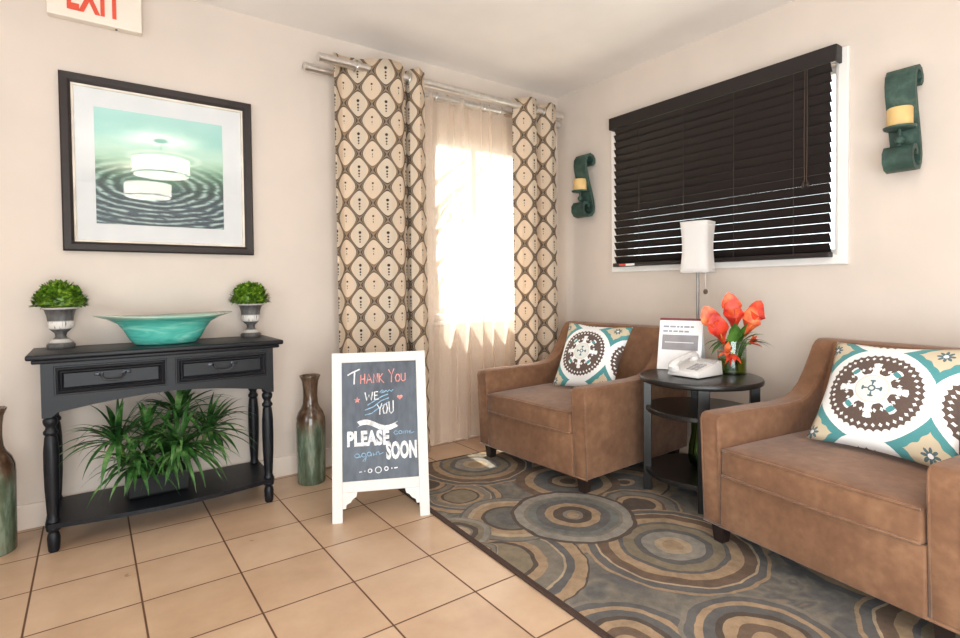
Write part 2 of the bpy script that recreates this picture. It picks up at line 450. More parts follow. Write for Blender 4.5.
# topiaries in urns
um = Mat('distressed_grey_urn', .55)
x, y, z = um.coords('Object')
nn = um.noise(22, 3, stretch=(3, 3, 1))
wb = z.band(.108, .018, .004) * um.noise(60, 2, stretch=(3, 3, .3)).step(.3, .45) + z.band(.034, .008, .003) * .8 + z.band(.186, .004, .002)
um.color(um.mix(wb.clamp(), um.ramp(nn, [(.3, (70, 68, 68)), (.7, (104, 102, 101))]), (222, 217, 211)))
def topiary(loc, s, label):
    t = thing('potted_topiary', label, 'plant', loc)
    bm = B()
    lathe(bm, [(.001, .0), (.052, 0), (.055, .006), (.055, .016), (.050, .022), (.042, .030), (.034, .040), (.024, .048), (.021, .056), (.024, .070), (.040, .086), (.050, .095), (.052, .122), (.049, .126), (.052, .150), (.060, .178), (.072, .184), (.074, .190), (.066, .190), (.056, .172), (.001, .170)], 28, close=False)
    obj('urn', bm, um.m, t, autos=50)
    bm = B(); rnd = random.Random(int(s * 1000))
    for k in range(620):
        u = rnd.random(); a = rnd.random() * 2 * PI
        el = math.asin(u * 1.12 - .12) if u * 1.12 - .12 < 1 else PI / 2
        rr = rnd.uniform(.80, 1.02)
        d = Vector((math.cos(a) * math.cos(el), math.sin(a) * math.cos(el), math.sin(el)))
        base = Vector((d.x * .098 * rr, d.y * .098 * rr, .198 + max(-.008, d.z) * .105 * rr))
        dd = (d + Vector((rnd.uniform(-.8, .8), rnd.uniform(-.8, .8), rnd.uniform(-.3, .8)))).normalized()
        leaf_strip(bm, base, dd, .024, .019, .5, 3)
    lathe(bm, [(.06, .188), (.085, .2), (.084, .235), (.06, .27), (.02, .285), (.001, .287)], 14, close=False)
    obj('leaf_dome', bm, M_box, t)
    t.scale = (s, s, s)
topiary((-3.05, -.09, .785), .92, 'leafy green topiary dome in the grey urn at the left of the console')
topiary((-2.275, -.09, .785), .9, 'leafy green topiary dome in the grey urn at the right of the console')

# bowl
gm_ = Mat('teal_art_glass', .12, Coat_Weight=.5)
x, y, z = gm_.coords('Object')
nb = gm_.noise(5, 4, stretch=(1, 1, 5), dist=1.4)
gm_.color(gm_.mix(z.step(.116, .131), gm_.ramp(nb, [(.3, (66, 164, 152)), (.5, (94, 192, 176)), (.72, (160, 220, 204))]), (188, 206, 188)))
bm = B()
wob = lambda a, r, z: (1 + (.035 * math.sin(3 * a + .6) + .02 * math.sin(5 * a)) * max(0, (r - .17)) / .12, .005 * math.sin(2 * a + 1) * max(0, (r - .17)) / .12)
lathe(bm, [(.001, .004), (.11, 0), (.135, .006), (.155, .03), (.178, .07), (.2, .096), (.245, .117), (.292, .13), (.295, .134), (.24, .123), (.195, .103), (.17, .075), (.148, .035), (.125, .014), (.001, .012)], 56, sx=.93, sy=.53, close=False, wob=wob)
bw = obj('glass_bowl', bm, gm_.m, None, smooth=True, loc=(-2.665, -.205, .785))
tag(bw, 'wide teal glass bowl with a flared rim on the console table', 'bowl')

# strappy plant on the shelf
dp = thing('potted_strappy_plant', 'spiky green strap-leaf plant in a dark planter on the console shelf', 'plant', (-2.71, -.19, .118))
bm = B(); box(bm, -.13, .13, -.08, .08, 0, .095, .012, 2)
for v in bm.verts:
    f = 1 + (v.co.z - .115) * .8; v.co.x *= f; v.co.y *= f
obj('planter', bm, plain('dark_planter', (22, 24, 25), .6), dp)
heads = [(.075, -.13, .215, 84, .27, .3), (-.15, -.06, .26, 50, .25, 1.3), (-.04, -.04, .27, 44, .23, 1.4), (.085, .02, .325, 50, .26, 1.3), (.21, .02, .23, 52, .25, 1.3), (-.09, -.11, .17, 50, .23, .4), (.02, -.06, .2, 36, .22, .5)]
bms = B()
for (hx, hy, hz, n, L, bias) in heads:
    tube(bms, [(hx * .5, hy * .5, .10), (hx * .85, hy * .85, hz * .6 + .02), (hx, hy, hz)], [.010, .009, .011], 7)
    rnd = random.Random(int(hx * 1000 + 500)); bm = B()
    n = int(n * .8)
    for k in range(n):
        a = k * 2.39996; el = rnd.uniform(-.35, 1.35) if bias > 1 else rnd.uniform(-.5, 1.1)
        d = Vector((math.cos(a) * math.cos(el), math.sin(a) * math.cos(el), math.sin(el)))
        if hy < -.08: d.y -= .35
        if hx < -.1: d.x -= .25
        if hx > .15: d.x += .3
        LL = L * rnd.uniform(.75, 1.08)
        # keep inside the table (wall behind, apron above)
        if hy + d.y * LL > .15: d.y *= .35
        if hz + d.z * LL > .47: d.z *= .5
        leaf_strip(bm, (hx, hy, hz + rnd.uniform(-.02, .02)), d, LL, rnd.uniform(.018, .026), rnd.uniform(1.1, 2.3), 8)
    for v in bm.verts:
        v.co.z = max(v.co.z, .004); v.co.y = min(v.co.y, .16)
    obj('leaf_rosette', bm, M_drac, dp)
obj('stems', bms, M_stem, dp)

# ------------------------------------------------------------------ floor vases
vm = Mat('drip_glaze', .16, Coat_Weight=.4)
x, y, z = vm.coords('Object')
drip = vm.noise(16, 4, stretch=(1.4, 1.4, .22), dist=.6); fleck = vm.noise(34, 4, stretch=(1, 1, .35))
hgt = z + (drip - .5) * .34
top = vm.ramp(fleck, [(.3, (62, 42, 30)), (.55, (96, 74, 58)), (.75, (132, 110, 90))])
low = vm.ramp(drip * .6 + fleck * .4, [(.3, (62, 62, 46)), (.47, (88, 102, 82)), (.57, (126, 140, 122)), (.68, (112, 98, 62))])
vm.color(vm.mix(hgt.step(.25, .36), low, top))
def vase(loc, label, rz):
    bm = B()
    lathe(bm, [(.001, 0), (.068, 0), (.072, .006), (.073, .06), (.075, .2), (.076, .31), (.074, .345), (.064, .375), (.048, .398), (.040, .42), (.037, .46), (.038, .50), (.043, .54), (.052, .563), (.054, .570), (.050, .570), (.040, .54), (.032, .47), (.001, .45)], 32, close=False)
    v = obj('floor_vase', bm, vm.m, None, smooth=True, loc=loc); v.rotation_euler = (0, 0, rz)
    tag(v, label, 'vase')
vase((-2.005, -.185, 0), 'tall brown and green drip-glazed floor vase between console and chalkboard sign', .4)
vase((-3.275, -.20, 0), 'tall brown and green drip-glazed floor vase cut off at the left edge', 2.2)

# ------------------------------------------------------------------ framed picture
px0, px1, pz0, pz1 = -3.036, -2.237, 1.2096, 2.0003
pc = thing('framed_picture', 'square dark-framed print of water ripples in a white mat above the console', 'picture', ((px0 + px1) / 2, 0, pz0))
hw, hh = (px1 - px0) / 2, pz1 - pz0
bm = B(); miter_frame(bm, -hw, hw, 0, hh, [(0, .002), (0, .026), (.006, .032), (.030, .030), (.040, .024), (.042, .012), (.042, .002)]); obj('frame', bm, M_frame, pc)
bm = B(); miter_frame(bm, -hw + .042, hw - .042, .042, hh - .042, [(0, .004), (0, .019), (.008, .017), (.010, .010), (.010, .004)]); obj('inner_fillet', bm, plain('pale_fillet', (226, 214, 200), .4), pc)
bm = B(); box(bm, -hw + .048, hw - .048, -.010, -.004, .048, hh - .048); obj('mat_board', bm, plain('mat_board', (236, 231, 240), .8, var=.01), pc)
am = Mat('ripple_print', .35)
u, v, _ = am.coords('UV')
cx_, cy_ = .42, .36
du = (u - cx_); dv = (v - cy_) * 2.5
nz = am.noise(4, 4, vec=am.comb(u * 1.2, v * 4)); nz2 = am.noise(9, 3, vec=am.comb(u, v * 3.5))
rr = (du * du + dv * dv).sqrt() + (nz - .5) * .10
rip = (rr * 62.).sin() * .5 + .5
base = am.ramp(v + (nz - .5) * .16, [(0, (52, 74, 96)), (.18, (60, 84, 104)), (.34, (56, 92, 92)), (.47, (84, 142, 112)), (.57, (160, 200, 176)), (.66, (190, 222, 208)), (.8, (150, 208, 206)), (1, (176, 222, 222))])
w_ = rr.step(.16, .3) * (1 - v.step(.42, .62)) * .95
dark = am.mix((1 - rip) * w_ * .75, base, (38, 54, 68))
ligh = am.mix(rip.pow(2.5) * w_ * nz2.step(.35, .6) * .8, dark, (214, 234, 236))
# pale reed reflections near the horizon, and a pale drop ring
hz = (((u - .52) * (u - .52) + ((v - .62) * 4.2) * ((v - .62) * 4.2)).sqrt() - .27).abs()
ligh = am.mix((1 - hz.step(0, .06)) * .6, ligh, (226, 238, 230))
gr = nz2.step(.5, .72) * v.band(.46, .12, .1) * .5
am.color(am.mix(gr, ligh, (66, 110, 84)))
ax0, ax1, az0, az1 = -2.912 - (px0 + px1) / 2, -2.377 - (px0 + px1) / 2, 1.338 - pz0, 1.868 - pz0
bm = B(); grid(bm, 1, 1, lambda a, b: (ax0 + a * (ax1 - ax0), -.0112, az0 + b * (az1 - az0)), lambda a, b: (a, b))
obj('print', bm, am.m, pc)
bm = B(); box(bm, -hw + .045, hw - .045, -.0165, -.015, .045, hh - .045); obj('picture_glass', bm, M_glass, pc)

# ------------------------------------------------------------------ text helper
def text_mesh(s, x0, x1, z0, z1, depth=.002, bold=0., sp=1.0):
    cu = bpy.data.curves.new('t', 'FONT'); cu.body = s; cu.size = 1; cu.offset = bold; cu.extrude = .01; cu.space_character = sp
    cu.resolution_u = 3
    tmp = bpy.data.objects.new('t', cu); COL.objects.link(tmp)
    bpy.context.view_layer.update()
    me = bpy.data.meshes.new_from_object(tmp.evaluated_get(bpy.context.evaluated_depsgraph_get()))
    bpy.data.objects.remove(tmp); bpy.data.curves.remove(cu)
    bm = B(); bm.from_mesh(me); bpy.data.meshes.remove(me)
    xs = [v.co.x for v in bm.verts]; ys = [v.co.y for v in bm.verts]
    a0, a1, b0, b1 = min(xs), max(xs), min(ys), max(ys)
    for v in bm.verts:
        v.co = Vector((x0 + (v.co.x - a0) / (a1 - a0) * (x1 - x0), -depth * (.5 + v.co.z / .02), z0 + (v.co.y - b0) / (b1 - b0) * (z1 - z0)))
    return bm

# exit sign
ex = thing('exit_sign', 'white exit sign with red letters high on the wall', 'sign', (-2.893, 0, 2.232))
bm = B(); box(bm, -.175, .175, -.045, 0, 0, .205, .004, 2); obj('sign_housing', bm, plain('cream_plastic', (238, 226, 212), .4, var=.01), ex)
bm = text_mesh('EXIT', -.105, .098, .036, .178, .002, .035, 1.08)
for v in bm.verts: v.co.y -= .0455
obj('exit_lettering', bm, plain('red_letters', (226, 84, 58), .5, var=.02), ex)
bm = B(); lathe(bm, [(.001, -.004), (.005, -.003), (.005, .001), (.001, .001)], 10, .075, -.022, close=False); obj('test_button', bm, M_frame, ex)

# ------------------------------------------------------------------ curtains and rods
def rod(name, label, x0, x1, o, z, r, wall_x):
    t = thing(name, label, 'curtain rod', ((x0 + x1) / 2, -o, z))
    h = (x1 - x0) / 2
    bm = B(); tube(bm, [(-h, 0, 0), (h, 0, 0)], r, 18); obj('rod', bm, M_steel, t, autos=40)
    for s in (-1, 1):
        bm = B(); tube(bm, [(s * h, 0, 0), (s * (h + .012), 0, 0), (s * (h + .016), 0, 0)], [r * 1.06, r * 1.06, r * .85], 18); obj('end_cap', bm, M_steel, t, autos=40)
    for bx_ in wall_x:
        bm = B(); box(bm, bx_ - (x0 + x1) / 2 - .012, bx_ - (x0 + x1) / 2 + .012, r * .5, o, -.018, .012, .003)
        box(bm, bx_ - (x0 + x1) / 2 - .02, bx_ - (x0 + x1) / 2 + .02, o - .006, o, -.045, .04, .003)
        obj('bracket', bm, M_steel, t)
    return t
ZR, OR_, ZS, OS = 2.280, .15, 2.244, .065
rod('curtain_rod', 'front thick silver curtain rod carrying the two patterned curtains', -1.905, -.11, OR_, ZR, .0235, (-1.66, -.22))
rod('sheer_curtain_rod', 'rear silver curtain rod near the wall carrying the sheer curtain', -1.955, -.06, OS, ZS, .024, (-1.70, -.18))

cm = Mat('ogee_drapery', .85)
u, v, _ = cm.coords('UV')
W_, P_ = .160, .187
U = u * (2 * PI / W_); V = v * (2 * PI / P_)
gg = U.cos() + V.cos() * .93
nf = cm.noise(260, 2, vec=cm.comb(u, v)); 
ag = gg.abs()
cA = cm.mix(nf * .12, (238, 218, 194), (210, 186, 160))
big = (U.cos().gt(0.))
cA = cm.mix(big * .55, cA, (224, 212, 194))
# band: grey-tan filling with dark outlines, one side gold
cB = cm.mix(1 - ag.step(.24, .30), cA, (158, 140, 120))
cB = cm.mix((gg - .27).abs().step(.05, .09) * -1. + 1., cB, cm.mix((U * .5).cos().abs().step(.3, .9), (150, 108, 62), (84, 64, 52)))
cB = cm.mix((gg + .27).abs().step(.05, .09) * -1. + 1., cB, cm.mix((V * .5 + 1.).cos().abs().step(.4, .9), (166, 126, 78), (104, 80, 62)))
cB = cm.mix(1 - gg.abs().step(.04, .08), cB, (98, 76, 60))
fu = (u / W_ + .5).fract() - .5; fv = (v / P_).fract() - .5          # cells centred on U=0 (wide where V=0)
fu2 = (u / W_).fract() - .5; fv2 = (v / P_ + .5).fract() - .5
def dot(e_u, e_v, cu_, cv_, r): 
    a = (e_u - cu_) * W_; b = (e_v - cv_) * P_
    return 1 - (a * a + b * b).sqrt().step(r * .8, r * 1.15)
ctr = (u / W_ + .5).floor()
fu0 = fu
vv = (v / P_ + .5).fract() - .5
dots = dot(fu0, vv, 0., .10, .0085).max(dot(fu0, vv, 0., -.02, .006)).max(dot(fu0, vv, 0., -.11, .0055)).max(dot(fu0, vv, 0., -.19, .0045))
vv2 = (v / P_).fract() - .5
dash = dot(fu2, vv2, 0., .1, .006).max((fu2.abs().lt(.012)) * (vv2 + .05).abs().lt(.07) * ((v * 60.).fract().lt(.6)))
cB = cm.mix(dots.max(dash), cB, (62, 48, 40))
cm.color(cB); cm.bump(nf, .15, .002)
# let some daylight through the cloth
tr = cm.nt.nodes.new('ShaderNodeBsdfTranslucent'); cm.nt.links.new(cB, tr.inputs[0])
mxs = cm.nt.nodes.new('ShaderNodeMixShader'); mxs.inputs[0].default_value = .32
cm.nt.links.new(cm.b.outputs[0], mxs.inputs[1]); cm.nt.links.new(tr.outputs[0], mxs.inputs[2])
cm.nt.links.new(mxs.outputs[0], cm.nt.nodes['Material Output'].inputs[0])

def drape(name, label, xs, off, amp, zt, zb, m, nv=26, parent_loc=None, flare=.0, seed=1, thick=None, gro=None, gr=.024, scallop=.0):
    """xs: list of (x, phase-offset y factor) fold knots; smooth profile through them"""
    rnd = random.Random(seed)
    P = []
    n = len(xs)
    for i in range(n - 1):
        for k in range(10):
            t = k / 10; s = (1 - math.cos(PI * t)) / 2
            P.append((xs[i][0] + (xs[i + 1][0] - xs[i][0]) * (t * .55 + s * .45), xs[i][1] + (xs[i + 1][1] - xs[i][1]) * s))
    P.append(xs[-1])
    arc = [0]
    for a, b in zip(P[:-1], P[1:]): arc.append(arc[-1] + math.hypot(b[0] - a[0], (b[1] - a[1]) * amp))
    xm = (xs[0][0] + xs[-1][0]) / 2; N = len(P) - 1
    ph = [rnd.uniform(0, 6) for _ in range(4)]
    def fn(a, b):
        i = int(round(a * N)); x, q = P[i]
        d = 1 - b                                     # 0 at top
        yy = -off - q * amp * (1 + .25 * d * math.sin(ph[0] + x * 9))
        xx = x + flare * d * (x - xm) + .006 * d * math.sin(ph[1] + x * 23 + d * 3)
        zz = zb + (zt - zb) * b
        if b == 1: zz += scallop * abs(q)
        return (xx - xm, yy + off, zz)
    t = thing(name, label, 'curtain', (xm, -off, 0))
    bm = B(); grid(bm, N, nv, fn, lambda a, b: (arc[int(round(a * N))], b * (zt - zb)))
    o = obj('fabric', bm, m, t, smooth=True)
    if thick:
        md = o.modifiers.new('thickness', 'SOLIDIFY'); md.thickness = thick; md.offset = 0
    if gro:
        for (gx, gz) in gro:
            bm = B(); ring = [(math.cos(a) * gr * .35 , math.sin(a) * gr, math.cos(a) * gr) for a in [2 * PI * k / 16 for k in range(17)]]
            tube(bm, [(gx - xm + p[0] * .6, p[1], gz + p[2]) for p in ring], .005, 6, cap=False)
            obj('grommet', bm, M_steel, t, smooth=True)
    return t
KL = [(-1.825, -.2), (-1.765, -.9), (-1.70, -.5), (-1.60, .55), (-1.52, 1), (-1.45, .9), (-1.395, .1), (-1.40, -1), (-1.375, -1), (-1.37, .3), (-1.325, .9), (-1.27, .3), (-1.262, -.5)]
drape('patterned_curtain', 'brown and cream ogee-patterned curtain at the left of the window', KL, OR_, .058, ZR + .048, .02, cm.m, seed=3, thick=.002, gro=[(-1.70, ZR), (-1.42, ZR), (-1.37, ZR), (-1.30, ZR)], gr=.032, scallop=.012)
KR = [(-.545, -.5), (-.50, .4), (-.44, 1), (-.39, .8), (-.352, 0), (-.35, -1), (-.32, -1), (-.30, 0), (-.25, .9), (-.195, .6), (-.165, -.3), (-.155, -.9)]
drape('patterned_curtain', 'brown and cream ogee-patterned curtain in the corner behind the armchair', KR, OR_, .055, ZR + .048, .02, cm.m, seed=5, thick=.002, gro=[(-.36, ZR), (-.29, ZR), (-.19, ZR)], gr=.032, scallop=.012)
sm = bpy.data.materials.new('sheer_voile'); sm.use_nodes = True; nt = sm.node_tree; nt.nodes.clear()
o_ = nt.nodes.new('ShaderNodeOutputMaterial'); ma = nt.nodes.new('ShaderNodeMixShader'); mb = nt.nodes.new('ShaderNodeMixShader')
df = sh('Diffuse', (244, 230, 216))(nt); tl = sh('Translucent', (248, 236, 224))(nt); tp = sh('Transparent', (255, 250, 244))(nt)
ma.inputs[0].default_value = .6; nt.links.new(df, ma.inputs[1]); nt.links.new(tl, ma.inputs[2])
tx = nt.nodes.new('ShaderNodeTexCoord'); nz_ = nt.nodes.new('ShaderNodeTexNoise'); nz_.inputs['Scale'].default_value = 180; nt.links.new(tx.outputs['Object'], nz_.inputs['Vector'])
lw = nt.nodes.new('ShaderNodeLayerWeight'); lw.inputs[0].default_value = .5
e = Ex(nt, nz_.outputs[0]) * .2 + Ex(nt, lw.outputs['Facing']) * .5 + .30
nt.links.new(e.v, mb.inputs[0])
nt.links.new(ma.outputs[0], mb.inputs[2]); nt.links.new(tp, mb.inputs[1]); nt.links.new(mb.outputs[0], o_.inputs[0])
KS = []
rnd = random.Random(11); xx = -1.42
sg = 1
while xx < -.30:
    KS.append((xx, sg * rnd.uniform(.7, 1))); sg *= -1; xx += rnd.uniform(.035, .085)
drape('sheer_curtain', 'cream sheer curtain hanging between the two patterned curtains', KS, OS, .030, ZS + .022, .02, sm, seed=9, gro=[(-1.13, ZS), (-.93, ZS), (-.75, ZS), (-.62, ZS)], gr=.026, flare=.03)

# tree outside the window
tm = plain('pale_bark', (176, 160, 142), .9, var=.2, scale=8)
bt = thing('bare_tree', 'pale bare tree seen faintly through the sheer curtain', 'tree', (.3, 2.4, -.25))
bm = B(); tube(bm, [(0, 0, 0), (.03, .02, 1), (-.05, 0, 1.9), (.0, .05, 3)], [.10, .085, .07, .05], 9); obj('trunk', bm, tm, bt, smooth=True)
bm = B(); rnd = random.Random(4)
for k in range(16):
    z0_ = .9 + k * .12; a = k * 2.4; p = Vector((0, 0, z0_)); d = Vector((math.cos(a), math.sin(a) * .6, .8)).normalized(); pts = [p.copy()]
    for j in range(5):
        p = p + d * .2; d = (d + Vector((rnd.uniform(-.5, .5), rnd.uniform(-.4, .4), rnd.uniform(-.2, .4)))).normalized(); pts.append(p.copy())
        if j > 0: tube(bm, [p, p + (d + Vector((rnd.uniform(-.9, .9), 0, .4))) * .22], [.012, .004], 5)
    tube(bm, pts, [.035, .028, .022, .017, .012, .006], 6)
obj('branches', bm, tm, bt, smooth=True)

# ------------------------------------------------------------------ chalkboard A-frame sign
ang = math.atan2(-.153, .338)
sg = thing('chalkboard_sign', 'white-framed A-frame chalkboard thanking guests, standing by the curtain', 'sign', (-1.915, -.853, 0), ang)
LA = math.radians(14.0); SL = .748
def lean(u, v, n):      # u across, v up the board, n out to the front
    return Vector((u, v * math.sin(LA) - n * math.cos(LA), v * math.cos(LA) + n * math.sin(LA)))
def leanbm(bm, back=False):
    for vv_ in bm.verts:
        x, y, z = vv_.co; q = lean(x, z, -y)
        vv_.co = Vector((q.x, 2 * SL * math.sin(LA) - q.y + .02, q.z)) if back else q
    return bm
dwm = Mat('distressed_white_paint', .6)
n = dwm.noise(18, 5, stretch=(1, 1, .25), rough=.7); dwm.color(dwm.ramp(n, [(.27, (120, 104, 92)), (.31, (216, 212, 208)), (1, (228, 225, 222))]))
M_dw = dwm.m
HWB, HWT = .214, .217
def stile(s, lo=0):
    bm = B(); box(bm, -.0225, .0225, 0, .02, lo, SL, .003)
    for v in bm.verts:
        t = v.co.z / SL; v.co.x += s * (HWB - .0225 + (HWT - HWB) * t)
    return bm
for s in (-1, 1): obj('frame_stile', leanbm(stile(s)), M_dw, sg)
bm = B(); box(bm, -HWT + .04, HWT - .04, 0.001, .019, SL - .045, SL, .003); obj('top_rail', leanbm(bm), M_dw, sg)
bm = B(); box(bm, -HWB + .044, HWB - .044, 0.001, .019, .125, .172, .003); obj('bottom_rail', leanbm(bm), M_dw, sg)
for s in (-1, 1):
    o2 = [(0, .125), (0, .058), (.014, .058), (.018, .075), (.034, .083), (.046, .098), (.060, .106), (.064, .125)]
    bm = B(); prism(bm, o2, lambda a, b: (s * (HWB - .044 - a), .003, b), lambda a, b: (s * (HWB - .044 - a), .017, b)); obj('corner_bracket', leanbm(bm), M_dw, sg)
cbm = Mat('chalkboard_slate', .55)
n = cbm.noise(3, 4); n2 = cbm.noise(14, 4, stretch=(3, 1, 1))
cbm.color(cbm.ramp(n * .6 + n2 * .4, [(.35, (64, 70, 80)), (.65, (98, 106, 118))]))
bm = B(); box(bm, -HWB + .043, HWB - .043, .008, .014, .17, SL - .043)
cb = obj('chalkboard', leanbm(bm), cbm.m, sg)
BX0, BX1, BZ0, BZ1 = -.164, .164, .172, SL - .045
def bp(px, py):         # board picture coords (crop pixels) to board u,v
    return (BX0 + (px - 166) / 220 * (BX1 - BX0), BZ1 - (py - 126) / 362 * (BZ1 - BZ0))
def strokes(name, lines, wd, m):
    bm = B()
    for L_ in lines:
        pts = [(q[0], .007, q[1]) for q in (bp(*p) for p in L_)]
        w2 = wd / 220 * (BX1 - BX0) / 2
        tube(bm, pts, w2, 6, flat=(Vector((0, 1, 0)), .15))
    obj(name, leanbm(bm), m, cb)
def chalk(n_, c): return plain(n_, c, .9, var=.12, scale=60)
C_w, C_p, C_b = chalk('white_chalk', (232, 232, 234)), chalk('pink_chalk', (226, 150, 142)), chalk('blue_chalk', (140, 180, 208))
strokes('thank_t', [[(178, 166), (196, 156), (216, 148)], [(200, 155), (198, 195)]], 5, C_w)
strokes('thank_lettering', [[(219, 166), (218, 194)], [(219, 180), (230, 179)], [(231, 163), (230, 194)], [(236, 194), (243, 164), (253, 193)], [(238, 183), (249, 182)], [(258, 193), (258, 164), (269, 192), (270, 163)], [(275, 163), (275, 192)], [(286, 164), (276, 178), (290, 194)]], 3.6, C_p)
strokes('you_lettering', [[(305, 152), (314, 170), (322, 150)], [(314, 170), (313, 193)], [(331, 168), (326, 178), (328, 190), (336, 191), (340, 180), (337, 169), (331, 168)], [(344, 166), (344, 186), (350, 191), (356, 187), (357, 165)]], 3.6, C_p)
strokes('we_lettering', [[(231, 222), (236, 247), (243, 230), (250, 247), (254, 221)], [(271, 221), (260, 222), (260, 245), (273, 244)], [(260, 233), (269, 232)]], 4, C_w)
strokes('love_script', [[(276, 224), (284, 216), (288, 219), (280, 226), (290, 223), (296, 218), (300, 223), (306, 217), (312, 222), (318, 216)], [(238, 262), (262, 248), (284, 236), (302, 230)], [(230, 277), (256, 268), (280, 250), (304, 242)], [(230, 292), (250, 288), (276, 270), (300, 256)]], 3.2, C_b)
strokes('second_you_lettering', [[(268, 262), (276, 276), (282, 258)], [(276, 276), (275, 293)], [(290, 262), (285, 275), (288, 290), (296, 289), (299, 274), (296, 261), (290, 262)], [(304, 254), (305, 284), (310, 291), (317, 284), (317, 251)]], 3.8, C_w)
star = []
for k in range(11):
    a = PI / 2 + k * PI / 5; r_ = 10 if k % 2 == 0 else 4.2; star.append((207 + math.cos(a) * r_, 245 - math.sin(a) * r_))
def shape(name, pts, m):
    bm = B(); q = [bp(*p) for p in pts]
    prism(bm, q, lambda a, b: (a, .0065, b), lambda a, b: (a, .0078, b)); obj(name, leanbm(bm), m, cb)
shape('chalk_star', star[:-1], C_p)
ht = [(338 + 9 * math.sin(t) ** 3, 241 - (7 * math.cos(t) - 2.8 * math.cos(2 * t) - 1.2 * math.cos(3 * t) - .6 * math.cos(4 * t))) for t in [2 * PI * k / 20 for k in range(20)]]
shape('chalk_heart', ht, C_p)
ban = []
for k in range(13):
    t = k / 12; ban.append((205 + 126 * t, 318 - 10 * math.sin(t * PI * 2 + .3) - 3 * (1 - t)))
ban2 = [(x_ , y_ + 16) for x_, y_ in ban[::-1]]
shape('chalk_banner', ban[:1] + ban[1:] + [(322, 322)] + ban2[:-1] + [(206, 330), (214, 322)], C_w)
bm = text_mesh('PLEASE', *[q for q in (bp(176, 0)[0], bp(303, 0)[0])], bp(0, 387)[1], bp(0, 339)[1], .0012, .05, 1.05)
for v in bm.verts: v.co.y += .0072
obj('please_lettering', leanbm(bm), C_w, cb)
bm = text_mesh('SOON', *[q for q in (bp(292, 0)[0], bp(386, 0)[0])], bp(0, 432)[1], bp(0, 377)[1], .0012, .05, 1.05)
for v in bm.verts: v.co.y += .0072
obj('soon_lettering', leanbm(bm), C_w, cb)
def loop(cx, cy, rx, ry, a0=0, a1=2 * PI, n=10): return [(cx + rx * math.cos(a0 + (a1 - a0) * k / n), cy - ry * math.sin(a0 + (a1 - a0) * k / n)) for k in range(n + 1)]
strokes('come_script', [[(328, 348), (321, 345), (317, 351), (321, 357), (330, 355)], loop(337, 351, 5, 5), [(345, 356), (346, 348), (351, 347), (352, 356), (353, 349), (358, 347), (360, 356)], [(363, 352), (370, 350), (368, 346), (363, 350), (366, 356), (380, 352)]], 2.2, C_b)
strokes('again_script', [loop(205, 414, 7, 6) + [(213, 420), (219, 414)], loop(225, 413, 6, 6) + [(232, 420), (229, 432), (221, 432), (234, 417)], loop(241, 411, 6, 6) + [(248, 418)], [(253, 408), (254, 416), (259, 412)], [(262, 415), (263, 407), (270, 406), (272, 414), (284, 409)]], 2.4, C_b)
for q in (loop(268, 460, 9, 9, n=16), loop(243, 461, 5.5, 5.5, n=12), loop(292, 458, 5.5, 5.5, n=12)): strokes('chalk_ring', [q], 3, C_w)
for q in ([(226, 461), (229, 461)], [(307, 458), (310, 458)], [(211, 463), (219, 462)], [(316, 458), (326, 457)]): strokes('chalk_dot', [q], 4, C_w)
# rear easel frame
for s in (-1, 1): obj('rear_leg', leanbm(stile(s), True), M_dw, sg)
bm = B(); box(bm, -HWB + .04, HWB - .04, .001, .019, .125, .172, .003); obj('rear_rail', leanbm(bm, True), M_dw, sg)
bm = B(); box(bm, -HWB + .043, HWB - .043, .008, .014, .17, SL - .043); obj('rear_chalkboard', leanbm(bm, True), cbm.m, sg)

